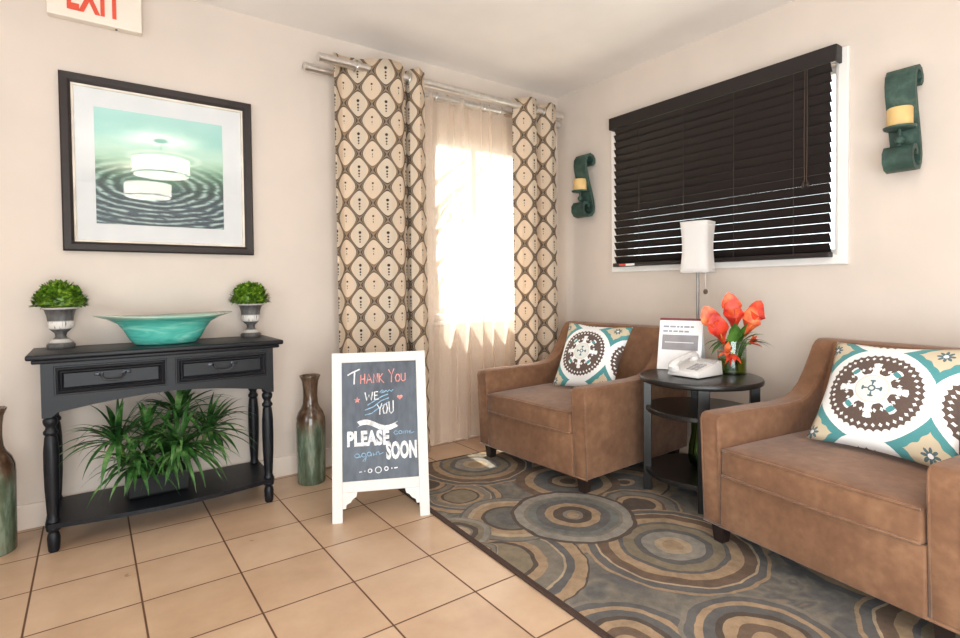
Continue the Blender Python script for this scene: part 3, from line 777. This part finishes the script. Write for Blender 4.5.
# ------------------------------------------------------------------ armchairs
sdm = Mat('brown_microsuede', .8, Sheen_Weight=.28, Sheen_Roughness=.4)
n = sdm.noise(6, 5, rough=.65); n2 = sdm.noise(30, 4)
sdm.color(sdm.ramp(n * .7 + n2 * .3, [(.3, (104, 69, 47)), (.5, (125, 87, 61)), (.7, (147, 108, 79))]))
sdm.bump(n2 + sdm.noise(300, 2) * .3, .25, .004)
M_suede = sdm.m
ARM = [(.42, .521), (.52, .528), (.58, .547), (.628, .583), (.674, .640), (.714, .702), (.742, .748), (.762, .768), (.79, .779)]
def armchair(loc, W, rz, label):
    t = thing('armchair', label, 'armchair', loc, math.radians(rz))      # local x=0 front, +x towards the wall; y across
    AW = .088; D = .93; h = W / 2
    prof = [(.018, .078), (-.004, .50), (.004, .517), (.022, .524), (.2, .524)] + ARM + [(.86, .778), (.885, .765), (.90, .70), (.89, .078)]
    for s in (-1, 1):
        bm = B(); prism(bm, prof, lambda a, b: (a, s * h, b), lambda a, b: (a, s * (h - AW), b))
        bmesh.ops.recalc_face_normals(bm, faces=bm.faces[:])
        es = [e for e in bm.edges if abs(e.verts[0].co.y - e.verts[1].co.y) < 1e-6]
        bmesh.ops.bevel(bm, geom=es, offset=.011, segments=3, affect='EDGES', profile=.5)
        arm = obj('arm', bm, M_suede, t, autos=50)
        for yy in (h - .007, h - AW + .007):
            bm = B(); tube(bm, [(x_, s * yy, z_ - .004) for x_, z_ in prof[:-1]], .0042, 6); obj('piping', bm, M_suede, arm, smooth=True)
    inn = h - AW + .002
    bm = B(); box(bm, .004, .045, -inn, inn, .078, .289, .010, 3); obj('front_rail', bm, M_suede, t, autos=50)
    bm = B(); box(bm, .045, .86, -inn, inn, .10, .28, .01, 2); obj('seat_deck', bm, M_suede, t)
    # backrest: reclined slab with rounded top
    bp_ = [(.60, .30), (.625, .40), (.705, .62), (.757, .748), (.77, .770), (.795, .779), (.85, .778), (.88, .764), (.892, .70), (.885, .12), (.84, .12), (.80, .30)]
    bm = B(); prism(bm, bp_, lambda a, b: (a, -inn, b), lambda a, b: (a, inn, b))
    obj('backrest', bm, M_suede, t, autos=35)
    # seat cushion with crown
    bm = B()
    def top(a, b):
        x_ = .002 + a * .675; y_ = (b * 2 - 1) * (inn - .004)
        c = (1 - abs(2 * b - 1) ** 4) * (1 - abs(2 * a - 1) ** 4)
        return x_, y_, c
    box(bm, .0, .675, -(inn - .005), inn - .005, .286, .396, .016, 3)
    bmesh.ops.subdivide_edges(bm, edges=[e for e in bm.edges if e.calc_length() > .2], cuts=9, use_grid_fill=True)
    for v in bm.verts:
        a = min(1, max(0, v.co.x / .675)); b = (v.co.y / (inn - .005))
        c = max(0, 1 - b * b) * (1 - (2 * a - 1) ** 2 * .75)
        if v.co.z > .37: v.co.z += .020 * c
        if v.co.x < .02: v.co.x -= .012 * max(0, 1 - b * b)
        if v.co.x < .1 and v.co.z > .3: v.co.z += .0015 * math.sin(v.co.y * 17)
    cu = obj('seat_cushion', bm, M_suede, t, autos=60)
    for zz in (.390, .292):
        pts = [(-.001 - .011 * (1 - q * q), q * (inn - .014), zz + (.0015 if zz > .35 else .001) * math.sin(q * (inn - .014) * 17) + (.004 * (1 - q * q) if zz > .35 else 0)) for q in [-1 + k / 10 for k in range(21)]]
        bm = B(); tube(bm, pts, .0045, 6); obj('piping', bm, M_suede, cu, smooth=True)
    bm = B(); tube(bm, [(.013, -h + .006, .081), (.010, 0, .081), (.013, h - .006, .081)], .005, 6); obj('hem_piping', bm, M_suede, t, smooth=True)
    for x_ in (.055, .83):
        for s in (-1, 1):
            bm = B(); box(bm, x_ - .028, x_ + .028, s * (h - .055) - .028, s * (h - .055) + .028, 0, .084, .003)
            for v in bm.verts:
                f = .72 + .28 * v.co.z / .084; v.co.x = x_ + (v.co.x - x_) * f; v.co.y = s * (h - .055) + (v.co.y - s * (h - .055)) * f
            obj('leg', bm, M_dark, t)
    return t
armchair((-1.05, -.825, .010), .84, 2.2, 'brown suede armchair in the corner beside the window curtains')
_near = armchair((-1.035, -2.226, .010), .84, -8, 'brown suede armchair nearest the camera, right of the round table')

_near.scale = (1, 1, .982)

# ------------------------------------------------------------------ pillows
pm = Mat('suzani_print', .85, Sheen_Weight=.1)
u, v, _ = pm.coords('UV')
nn = pm.noise(60, 2, vec=pm.comb(u, v)); 
wu = u + (nn - .5) * .006; wv = v + (nn - .5) * .006
white, teal, tan_, brn, dteal = (240, 240, 240), (66, 142, 146), (204, 188, 160), (84, 62, 52), (70, 96, 104)
PW, PV, CU, CV = .82, .83, .445, .475
def med(cxs, cys):
    du = wu - cxs; dv = wv - cys
    return (du * du + dv * dv).sqrt() / 1.08, dv.atan2(du)
col = None
for cxs, cys in ((CU + PW / 2, CV + PV / 2), (CU + PW / 2, CV - PV / 2), (CU - PW / 2, CV + PV / 2), (CU - PW / 2, CV - PV / 2)):
    du = (wu - cxs).abs(); dv = (wv - cys).abs(); q = du.pow(.78) + dv.pow(.78)
    rr_ = (du * du + dv * dv).sqrt(); aa = (wv - cys).atan2(wu - cxs)
    col = pm.mix(q.lt(.375), col if col is not None else white, teal)
    col = pm.mix((q + (aa * 8).cos() * .012).lt(.262), col, tan_)
    col = pm.mix((rr_ - (aa * 4).cos().abs() * .036).lt(.022), col, dteal)
    col = pm.mix(rr_.lt(.017), col, white)
for (r, a) in (med(CU, CV), med(CU + PW, CV), med(CU, CV + PV), med(CU, CV - PV)):
    col = pm.mix(r.lt(.385), col, white)
    col = pm.mix((r + (a * 20).sin().abs() * .016).lt(.338), col, brn)
    bead = (r - .293).abs() * 1.3 + (a * 19).cos().abs() * .026
    col = pm.mix(bead.lt(.021), col, white)
    c8 = (a * 8).cos() * .5 + .5
    stem = r.lt(.135 + c8.pow(3.5) * .11)
    curl = ((r - .185).abs() * 1.2 + ((a * 8).cos().abs() - .45).abs() * .05).lt(.022)
    tipb = (c8.pow(2.5) * r.band(.222, .02)).gt(.5)
    for msk in (stem, curl, tipb): col = pm.mix(msk, col, white)
    c4 = ((a * 4 + PI).cos() * .5 + .5)
    col = pm.mix((c4.pow(9.) * r.band(.205, .020)).gt(.5), col, teal)
    col = pm.mix(r.lt(.118), col, (222, 224, 220))
    col = pm.mix(r.band(.118, .004) * .7, col, tan_)
    crs = ((a * 4).cos() * .5 + .5).pow(8.) * r.band(.048, .022) + r.band(.066, .007) * ((a * 4).cos() * .5 + .5).pow(2.)
    col = pm.mix(crs.gt(.5), col, dteal)
    col = pm.mix(r.band(.022, .006), col, dteal)
pm.color(pm.mix(nn * .08, col, (200, 200, 200)))
M_pil = pm.m
def pillow(bl, br, tr_, tl, label, puff=.075):
    P = [Vector(q) for q in (bl, br, tr_, tl)]
    ctr = sum(P, Vector()) / 4
    nrm = (P[1] - P[0]).cross(P[3] - P[0]).normalized()
    if nrm.x > 0: nrm = -nrm
    t = None
    bm = B(); uvl = bm.loops.layers.uv.verify(); N = 24; verts = {}
    def pos(i, j, side):
        a = i / N; b = j / N
        # pinched edges, pointed corners
        ea = .035 * math.sin(PI * b); eb = .035 * math.sin(PI * a)
        aa = ea + a * (1 - 2 * ea); bb = eb + b * (1 - 2 * eb)
        p = P[0] * (1 - aa) * (1 - bb) + P[1] * aa * (1 - bb) + P[2] * aa * bb + P[3] * (1 - aa) * bb
        k = (max(0, math.sin(PI * a)) * max(0, math.sin(PI * b))) ** .52
        return p + nrm * side * puff * k * (1.0 if side > 0 else .85)
    for side in (1, -1):
        for j in range(N + 1):
            for i in range(N + 1):
                bd = i in (0, N) or j in (0, N)
                if bd and side == -1: verts[(i, j, -1)] = verts[(i, j, 1)]
                else: verts[(i, j, side)] = bm.verts.new(pos(i, j, side) - ctr)
        for j in range(N):
            for i in range(N):
                f = bm.faces.new([verts[(i + a, j + b, side)] for a, b in ((0, 0), (1, 0), (1, 1), (0, 1))])
                for l, (a, b) in zip(f.loops, ((0, 0), (1, 0), (1, 1), (0, 1))): l[uvl].uv = ((i + a) / N, (j + b) / N)
    o = obj('throw_pillow', bm, M_pil, None, smooth=True, loc=ctr)
    tag(o, label, 'pillow')
pillow((-.70, -.665, .432), (-.62, -1.055, .432), (-.43, -1.05, .79), (-.43, -.545, .795), 'teal and brown medallion pillow leaning in the corner armchair')
pillow((-.70, -2.085, .428), (-.765, -2.555, .424), (-.455, -2.53, .795), (-.405, -2.08, .783), 'teal and brown medallion pillow leaning in the armchair nearest the camera')

# ------------------------------------------------------------------ round side table
TC = Vector((-.55, -1.54)); ZT = .588
st_ = thing('side_table', 'black round three-tier side table between the two armchairs', 'table', (TC.x, TC.y, .010))
bm = B(); lathe(bm, [(.001, ZT - .038), (.270, ZT - .038), (.278, ZT - .034), (.280, ZT - .028), (.280, ZT - .016), (.277, ZT - .011), (.272, ZT - .010), (.001, ZT - .010)], 56, close=False); obj('table_top', bm, M_blackw, st_, autos=40)
for zz, nm in ((.425, 'middle_shelf'), (.120, 'lower_shelf')):
    bm = B(); lathe(bm, [(.001, zz - .024), (.246, zz - .024), (.25, zz - .02), (.25, zz - .003), (.247, zz), (.001, zz)], 48, close=False); obj(nm, bm, M_blackw, st_, autos=40)
th0 = math.atan2(.2, -.145)
for k in range(4):
    a = th0 + k * PI / 2
    bm = B(); box(bm, .222, .262, -.025, .025, 0, ZT - .036, .003, M=Matrix.Rotation(a, 4, 'Z')); obj('leg', bm, M_blackw, st_)
ZT2 = ZT  # world height of the top
# tabletop sign
s0, s1 = Vector((-.535, -1.285)), Vector((-.455, -1.485))
d_ = (s1 - s0); sa = math.atan2(d_.y, d_.x)
ts = thing('tabletop_sign', 'white notice card standing on the round table beside the telephone', 'sign', ((s0.x + s1.x) / 2, (s0.y + s1.y) / 2, ZT2), sa)
LT = math.radians(17); SW, SH = .216, .275
def tl_(bm):
    for v in bm.verts:
        x, y, z = v.co; v.co = Vector((x, z * math.sin(LT) + y * math.cos(LT), z * math.cos(LT) - y * math.sin(LT) + .002))
    return bm
bm = B(); box(bm, -SW / 2, SW / 2, -.002, .002, 0, SH, .001); cd = obj('notice_card', tl_(bm), plain('white_card', (244, 243, 244), .4, var=.01), ts)
M_gr, M_mar = plain('grey_print', (150, 146, 150), .5, var=.05), plain('maroon_print', (120, 44, 54), .5)
bm = B(); box(bm, -SW / 2, SW / 2, -.0032, -.002, SH - .012, SH); obj('maroon_header', tl_(bm), M_mar, cd)
bm = B(); box(bm, -SW / 2 + .018, SW / 2 - .018, -.0028, -.002, .105, .185); obj('grey_panel', tl_(bm), M_gr, cd)
bm = B(); box(bm, -SW / 2 + .032, SW / 2 - .04, -.0034, -.0027, .143, .147); obj('white_line', tl_(bm), M_wplas, cd)
bm = B(); rnd = random.Random(2)
for zz, xe in ((.224, .055), (.199, .04)):
    x_ = -SW / 2 + .02
    while x_ < xe:
        L_ = rnd.uniform(.012, .03); box(bm, x_, min(x_ + L_, xe + .01), -.0028, -.002, zz, zz + .010); x_ += L_ + .005
obj('heading_text', tl_(bm), plain('text_grey', (158, 158, 170), .6), cd)
bm = B(); box(bm, -SW / 2, SW / 2, .0025, .0042, .0, .22, .001)
for v in bm.verts:
    x, y, z = v.co; v.co = Vector((x, .155 - z * math.sin(math.radians(22)) + y * .9, z * math.cos(math.radians(22)) + .002))
obj('easel_back', bm, M_wplas, ts)
# telephone
ph = thing('telephone', 'white desk telephone on the round table in front of the notice card', 'telephone', (-.565, -1.525, ZT2), math.radians(-92))
M_ph = plain('phone_plastic', (226, 222, 220), .35, var=.015)
bm = B(); box(bm, -.085, .085, -.10, .10, .004, .03, .006, 2)
for v in bm.verts:
    if v.co.z > .015: v.co.z += (v.co.y + .10) * .22; v.co.x *= .96; v.co.y *= .97
obj('base', bm, M_ph, ph, autos=40)
tilt = Matrix.Translation((0, 0, .0)) @ Matrix.Rotation(.215, 4, 'X')
bm = B()
pts = [(-.055, -.105, .052), (-.055, -.085, .066), (-.055, -.04, .074), (-.055, .04, .074), (-.055, .085, .066), (-.055, .105, .052)]
tube(bm, pts, [.014, .019, .013, .013, .019, .014], 12)
for yy in (-.082, .082): lathe(bm, [(.001, .034), (.022, .034), (.026, .042), (.024, .06), (.001, .062)], 14, -.055, yy, close=False)
for v in bm.verts: v.co = tilt @ v.co + Vector((0, 0, .010))
obj('handset', bm, M_ph, ph, autos=50)
bm = B()
for i in range(3):
    for j in range(4): box(bm, .0 + i * .022, .015 + i * .022, -.07 + j * .022, -.055 + j * .022, .03, .034, .001)
for v in bm.verts: v.co.z += (v.co.y + .10) * .22
kp = obj('keypad', bm, plain('grey_keys', (168, 166, 168), .5), ph)
bm = B(); box(bm, -.015, .075, .035, .08, .03, .036, .002)
for v in bm.verts: v.co.z += (v.co.y + .10) * .22
obj('faceplate', bm, plain('pale_grey_plate', (196, 194, 194), .4), ph)
# flower vase
VC = Vector((-.375, -1.605, ZT2))
fv = thing('flower_vase', 'clear glass cylinder vase of greenish water holding orange flowers on the table', 'vase', VC)
bm = B(); lathe(bm, [(.001, 0), (.066, 0), (.067, .004), (.067, .165), (.0645, .165), (.0635, .010), (.001, .009)], 32, close=False); obj('glass', bm, thin_glass('vase_glass', (232, 238, 234), 1.6), fv, autos=50)
wm = mixshader('green_water', fres(1.33), sh('Transparent', (222, 226, 150)), sh('Glossy', (255, 255, 255), .02))
bm = B(); lathe(bm, [(.001, .0105), (.0625, .0105), (.0625, .078), (.001, .078)], 28, close=False); obj('water', bm, wm, fv, autos=50)
fl_m = Mat('orange_petal', .45, Subsurface_Weight=.0)
nn = fl_m.noise(18, 3); fl_m.color(fl_m.ramp(nn, [(.3, (206, 52, 34)), (.5, (238, 98, 56)), (.7, (246, 150, 92))]))
fl_r = Mat('red_orange_petal', .45); nn = fl_r.noise(18, 3); fl_r.color(fl_r.ramp(nn, [(.3, (176, 30, 30)), (.55, (222, 66, 42)), (.75, (240, 112, 70))]))
M_ll = leafmat('lily_leaf', (44, 84, 28), (84, 128, 48), 20)
def calla(bm, p, d, L, R):
    d = Vector(d).normalized(); a = d.orthogonal().normalized(); b = d.cross(a)
    N = 16; rows = []
    for j in range(7):
        t = j / 6; row = []
        r_ = R * (.16 + .42 * t + .42 * t ** 3)
        for k in range(N + 1):
            th = -PI * .96 + 2 * PI * .96 * k / N
            ln = L * t * (1 + .62 * max(0, math.cos(th)) ** 3 * t ** 2); rr_ = r_ * (1 + .25 * t ** 3 * math.cos(th) + .08 * (k / N))
            row.append(bm.verts.new(Vector(p) + d * ln + (a * math.cos(th) + b * math.sin(th)) * rr_))
        rows.append(row)
    for j in range(6):
        for k in range(N): bm.faces.new((rows[j][k], rows[j][k + 1], rows[j + 1][k + 1], rows[j + 1][k]))
def lilyf(bm, p, d, L):
    d = Vector(d).normalized(); a = d.orthogonal().normalized(); b = d.cross(a)
    for k in range(6):
        th = k * PI / 3; o = a * math.cos(th) + b * math.sin(th)
        leaf_strip(bm, Vector(p), d * .8 + o * .75, L, L * .48, -.0 + .8, 5)
# vertical plane facing the camera: r = right in view, zz = height, dd = depth offset
RV = Vector((.74, -.67, 0)); DV = Vector((.67, .74, 0))
FL = [(-.085, .245, -.02, (-.5, .9), 'c', 0, 'tallest left orange trumpet flower in the glass vase'), (-.065, .205, -.05, (-.3, .6), 'c', 1, 'red-orange trumpet flower low at the left of the bouquet'),
      (.012, .30, 0, (-.2, 1.), 'c', 0, 'topmost orange trumpet flower in the middle of the bouquet'), (.0, .26, -.03, (-.1, 1.), 'c', 1, 'red-orange trumpet flower just under the topmost bloom'),
      (.085, .275, .01, (.55, .9), 'c', 1, 'red half-closed trumpet flower at the upper right of the bouquet'), (.055, .235, -.03, (.3, .9), 'c', 0, 'orange trumpet flower right of the bouquet centre'),
      (.105, .20, -.01, (.9, .6), 'l', 0, 'small open orange flower at the far right of the bouquet'), (-.055, .165, -.07, (-.4, .35), 'l', 0, 'open pinkish-orange flower at the lower left over the vase rim'), (-.025, .155, -.07, (-.1, -.6), 'l', 1, 'small orange bloom hanging over the front of the vase rim')]
for (r_, h_, dd, dr_, kd, mi, lb) in FL:
    f = thing('orange_flower', lb, 'flower', VC, 0, 'orange flowers in the glass vase')
    p = RV * r_ * .82 + DV * dd + Vector((0, 0, h_ - .052)); dvec = RV * dr_[0] + DV * (-.35) + Vector((0, 0, dr_[1]))
    bm = B()
    if kd == 'c': calla(bm, p, dvec, .09, .044)
    else: lilyf(bm, p, dvec, .062)
    obj('bloom', bm, (fl_m.m, fl_r.m)[mi], f, smooth=True)
    bm = B(); q = RV * r_ * -.25
    tube(bm, [q + Vector((0, 0, .014)) - RV * r_ * .1, RV * r_ * .3 + DV * dd * .3 + Vector((0, 0, .15)), p], [.004, .004, .005], 7); obj('stem', bm, M_stem, f, smooth=True)
    if kd == 'c':
        bm = B(); dn = dvec.normalized(); tube(bm, [p + dn * .015, p + dn * .06], [.006, .003], 7); obj('spadix', bm, plain('yellow_spadix', (226, 170, 70), .6), f, smooth=True)
gl = thing('leaf_sprays', 'green leaf sprays tucked around the orange flowers in the vase', 'greenery', VC)
for k, (r_, h_, dv_, L_, wd_) in enumerate([(-.03, .175, (-1, -.15), .12, .02), (-.04, .17, (-1, .1), .13, .014), (-.05, .165, (-.8, -.45), .10, .022), (.04, .175, (1, -.1), .13, .022), (.05, .17, (1, .15), .11, .018), (.02, .16, (.2, 1), .11, .045), (.0, .165, (-.1, 1), .10, .04), (.035, .165, (.6, .5), .10, .045), (.01, .155, (.4, .6), .1, .04), (-.02, .15, (0, .9), .08, .03), (.06, .16, (.9, .1), .12, .03)]):
    bm = B(); leaf_strip(bm, RV * r_ - DV * .05 + Vector((0, 0, h_)), RV * dv_[0] - DV * .25 + Vector((0, 0, dv_[1])), L_, wd_ * 1.5, 1.1, 7)
    tube(bm, [RV * r_ * .3 + Vector((0, 0, .016)), RV * r_ * .7 - DV * .03 + Vector((0, 0, .12)), RV * r_ - DV * .05 + Vector((0, 0, h_))], .0028, 5)
    obj('leaf', bm, M_ll, gl, smooth=True)

# green glass vase on the lower shelf
gv = mixshader('green_glass', .55, sh('Transparent', (130, 176, 120)), sh('Glossy', (120, 170, 110), .12))
bm = B(); lathe(bm, [(.001, 0), (.05, 0), (.068, .012), (.078, .05), (.074, .10), (.06, .17), (.056, .23), (.062, .255), (.058, .255), (.052, .23), (.056, .17), (.07, .10), (.073, .05), (.06, .018), (.001, .01)], 28, close=False)
o = obj('green_glass_vase', bm, gv, None, smooth=True, loc=(-.49, -1.53, .130)); tag(o, 'green glass vase on the lowest tier of the round table', 'vase')

# ------------------------------------------------------------------ floor lamp
LX, LY = -.215, -1.32
fl = thing('floor_lamp', 'slim metal floor lamp with white hourglass shade behind the round table', 'lamp', (LX, LY, .010))
bm = B(); lathe(bm, [(.001, 0), (.075, 0), (.078, .004), (.076, .012), (.02, .018), (.009, .03), (.001, .03)], 28, close=False); obj('base', bm, M_steel, fl, autos=40)
bm = B(); tube(bm, [(0, 0, .02), (0, 0, 1.27)], .0085, 12); obj('pole', bm, plain('grey_metal', (150, 147, 145), .4, .8), fl, autos=50)
shm = mixshader('white_shade', .3, sh('Diffuse', (246, 242, 240)), sh('Translucent', (250, 246, 240)))
bm = B(); S = []
for j in range(11):
    t = j / 10; hw_ = .078 - .010 * math.sin(PI * t) - .001 * t
    ring = []
    for k in range(28):
        a = 2 * PI * k / 28 + PI / 4; c, s = math.cos(a), math.sin(a); pw = (abs(c) ** 7 + abs(s) ** 7) ** (-1 / 7)
        ring.append(bm.verts.new((hw_ * c * pw, hw_ * s * pw, 1.085 + .28 * t)))
    S.append(ring)
for a, b in zip(S[:-1], S[1:]):
    for k in range(28): bm.faces.new((a[k], a[(k + 1) % 28], b[(k + 1) % 28], b[k]))
shd = obj('shade', bm, shm, fl, smooth=True); shd.rotation_euler = (0, 0, math.radians(12))
md = shd.modifiers.new('thickness', 'SOLIDIFY'); md.thickness = .002
bm = B(); tube(bm, [(-.081, 0, 1.10), (.081, 0, 1.10)], .002, 6); tube(bm, [(0, -.081, 1.10), (0, .081, 1.10)], .002, 6); o = obj('shade_spider', bm, M_steel, fl); o.rotation_euler = (0, 0, math.radians(12))
bm = B(); lathe(bm, [(.001, 1.13), (.014, 1.14), (.03, 1.18), (.031, 1.2), (.022, 1.225), (.014, 1.24), (.001, 1.24)], 16, close=False); obj('bulb', bm, M_wplas, fl, smooth=True)
bm = B(); cx2, cy2 = .03, -.028; tube(bm, [(cx2, cy2, .995), (cx2, cy2, 1.13), (0, 0, 1.135)], .0016, 5); ch = obj('pull_chain', bm, M_steel, fl)
bm = B(); lathe(bm, [(.001, .966), (.009, .970), (.012, .98), (.009, .99), (.001, .996)], 12, cx2, cy2, close=False); obj('pull_knob', bm, plain('dark_knob', (90, 74, 62), .4), ch, smooth=True)
bm = B(); tube(bm, [(-.27, -1.36, .016), (-.24, -1.33, .02), (-.2, -1.29, .05), (-.12, -1.265, .15), (-.06, -1.25, .27), (-.02, -1.25, .31), (-.006, -1.25, .315)], .0045, 7)
o = obj('power_cord', bm, plain('black_cable', (24, 22, 22), .5), None, smooth=True); tag(o, 'black power cord rising up the wall behind the round table', 'cord')

# ------------------------------------------------------------------ sconces and candles
scm = Mat('verdigris_iron', .55)
n = scm.noise(24, 4, rough=.65); n2 = scm.noise(7, 3)
scm.color(scm.ramp(n * .5 + n2 * .5, [(.35, (34, 54, 48)), (.52, (52, 78, 69)), (.68, (84, 108, 95))])); scm.bump(n, .4, .004)
cam_m = plain('ivory_wax', (230, 192, 128), .6, var=.05)
def sconce(loc, label, clabel):
    t = thing('wall_sconce', label, 'sconce', loc)       # local: -x out of wall, y across, z up
    path = []
    for k in range(10):                                   # top roll, curling back to the wall
        a = -1.4 + k / 9 * (PI + 1.2); path.append((.038 + .032 * math.cos(a) * (.6 + .4 * k / 9), .385 + .034 * math.sin(a) * (.6 + .4 * k / 9)))
    path = [(.020, .355), (.030, .350), (.040, .362), (.038, .385), (.026, .402), (.020, .40)]
    path = [(.048, .372), (.036, .366), (.024, .378), (.024, .400), (.040, .420), (.064, .428), (.090, .420), (.108, .395), (.112, .360), (.106, .320), (.092, .270), (.074, .215), (.056, .160), (.040, .110), (.032, .065), (.036, .030), (.056, .006), (.088, .0), (.120, .008), (.138, .032), (.138, .064), (.122, .086), (.098, .088), (.084, .074), (.086, .056)]
    bm = B(); th = .011; L_ = []; R_ = []
    for i, (o, z) in enumerate(path):
        a = path[max(0, i - 1)]; b = path[min(len(path) - 1, i + 1)]
        tx, tz = b[0] - a[0], b[1] - a[1]; q = math.hypot(tx, tz); nx, nz2_ = -tz / q, tx / q
        L_.append((o + nx * th, z + nz2_ * th)); R_.append((o - nx * th, z - nz2_ * th))
    W2 = .054
    vs_ = []
    for (l, r) in zip(L_, R_):
        vs_.append([bm.verts.new((-l[0], -W2, l[1])), bm.verts.new((-l[0], W2, l[1])), bm.verts.new((-r[0], W2, r[1])), bm.verts.new((-r[0], -W2, r[1]))])
    for a, b in zip(vs_[:-1], vs_[1:]):
        for k in range(4): bm.faces.new((a[k], a[(k + 1) % 4], b[(k + 1) % 4], b[k]))
    bm.faces.new(vs_[0]); bm.faces.new(vs_[-1][::-1])
    obj('scroll_bracket', bm, scm.m, t, autos=50)
    bm = B(); box(bm, -.03, 0, -.02, .02, .09, .12, .003); box(bm, -.06, 0, -.02, .02, .395, .415, .003); obj('wall_mount', bm, scm.m, t)
    bm = B(); lathe(bm, [(.001, .168), (.055, .168), (.058, .171), (.060, .177), (.056, .177), (.05, .175), (.001, .175)], 26, -.115, 0, close=False); tube(bm, [(-.115, 0, .17), (-.115, 0, .084)], .006, 8); lathe(bm, [(.001, .104), (.013, .108), (.018, .122), (.013, .136), (.001, .14)], 14, -.115, 0, close=False)
    obj('candle_plate', bm, scm.m, t, autos=50)
    c = thing('pillar_candle', clabel, 'candle', (loc[0] - .115, loc[1], loc[2] + .176))
    bm = B(); lathe(bm, [(.001, 0), (.044, 0), (.046, .003), (.046, .077), (.043, .081), (.03, .078), (.001, .076)], 24, close=False); obj('wax', bm, cam_m, c, autos=50)
    bm = B(); tube(bm, [(0, 0, .075), (.001, 0, .088)], .0015, 5); obj('wick', bm, M_frame, c)
sconce((0, -.345, 1.527), 'dark green scroll wall sconce in the corner left of the blind', 'ivory pillar candle on the sconce left of the blind')
sconce((0, -2.205, 1.518), 'dark green scroll wall sconce at the right of the blind', 'ivory pillar candle on the sconce right of the blind')

# ------------------------------------------------------------------ window blind
wb_ = thing('window_blind', 'dark brown wooden slat blind covering the window on the right wall', 'blind', (-.02, -1.255, 1.15))
M_bl = plain('dark_blind_wood', (25, 17, 16), .5, var=.1, scale=10, stretch=(1, .1, 1))
YA, YB = -.665, .660
bm = B(); box(bm, -.065, -.050, YA - .03, YB + .014, .925, 1.003, .004, 2); box(bm, -.056, -.049, YA - .03, YB + .014, .985, 1.003, .002)
for s in (YA - .03, YB + .002): box(bm, -.055, 0, s, s + .012, .925, 1.003, .002)
obj('valance', bm, M_bl, wb_)
bm = B(); box(bm, -.048, -.004, YA, YB, .955, .995, .002); obj('headrail', bm, M_bl, wb_)
NS = 19; zt_, zb_ = .915, .052
smesh = None
tiltb = math.radians(60)
for k in range(NS):
    if smesh is None:
        bm = B(); box(bm, -.025, .025, YA + .006, YB - .006, -.0014, .0014, .0012, 1, M=Matrix.Rotation(tiltb, 4, 'Y')); s_ = obj('slat', bm, M_bl, wb_); smesh = s_.data
    else:
        s_ = bpy.data.objects.new('slat', smesh); COL.objects.link(s_); s_.parent = wb_
    s_.location = (-.026, 0, zt_ + (zb_ - zt_) * k / (NS - 1))
bm = B(); box(bm, -.052, -.002, YA + .004, YB - .004, .006, .030, .004, 2); br_ = obj('bottom_rail', bm, M_bl, wb_)
bm = B(); box(bm, -.0532, -.052, .545, .60, .010, .024); obj('warning_label', bm, plain('red_label', (196, 62, 50), .5), br_)
bm = B(); box(bm, -.0532, -.052, .475, .545, .010, .024); obj('white_label', bm, M_wplas, br_)
for yy in (-.50, -.19, .12, .44):
    bm = B()
    for xo in (-.0515, -.001):
        tube(bm, [(xo, yy, .02), (xo, yy, .96)], .0011, 5)
    obj('ladder_string', bm, plain('brown_string', (70, 56, 50), .8), wb_)
bm = B()
for dy in (-.005, .005): tube(bm, [(-.058, -.56 + dy, .93), (-.060, -.56 + dy * 1.4, .6), (-.060, -.56 + dy, .38)], .0012, 5)
lc = obj('lift_cord', bm, plain('brown_cord', (92, 76, 66), .7), wb_)
bm = B()
for dy in (-.010, .010): lathe(bm, [(.001, .35), (.008, .352), (.009, .362), (.004, .38), (.001, .384)], 10, -.060, -.56 + dy, close=False)
obj('cord_tassel', bm, M_dark, lc, smooth=True)

# ------------------------------------------------------------------ drum pendant lamps (their reflections show in the picture glass)
pmS = emis('lit_drum_shade', (255, 246, 234), 8)
M_pf = plain('dark_band', (60, 52, 46), .4)
def pendant(loc, label):
    t = thing('drum_pendant_lamp', label, 'lamp', loc)
    r = .24
    bm = B(); lathe(bm, [(r, .012), (r, .15)], 40, close=False); lathe(bm, [(.001, .001), (r - .006, .001)], 40, close=False); obj('drum_shade', bm, pmS, t, smooth=True)
    bm = B(); lathe(bm, [(r - .006, 0), (r + .003, 0), (r + .003, .010), (r - .006, .010), (r - .006, 0)], 40, close=False); lathe(bm, [(r - .004, .15), (r + .003, .15), (r + .003, .156), (r - .004, .156), (r - .004, .15)], 40, close=False); obj('shade_rim', bm, M_pf, t)
    hh_ = H - loc[2]
    bm = B(); tube(bm, [(0, 0, .1), (0, 0, hh_ - .02)], .006, 8); lathe(bm, [(.06, hh_ - .02), (.06, hh_ - .002), (.001, hh_ - .002)], 20, close=False); obj('stem_and_canopy', bm, M_pf, t)
pendant((-2.36, -3.0, 2.13), 'lit white drum pendant reflected higher in the picture glass')
pendant((-2.36, -4.45, 2.13), 'lit white drum pendant reflected lower in the picture glass')
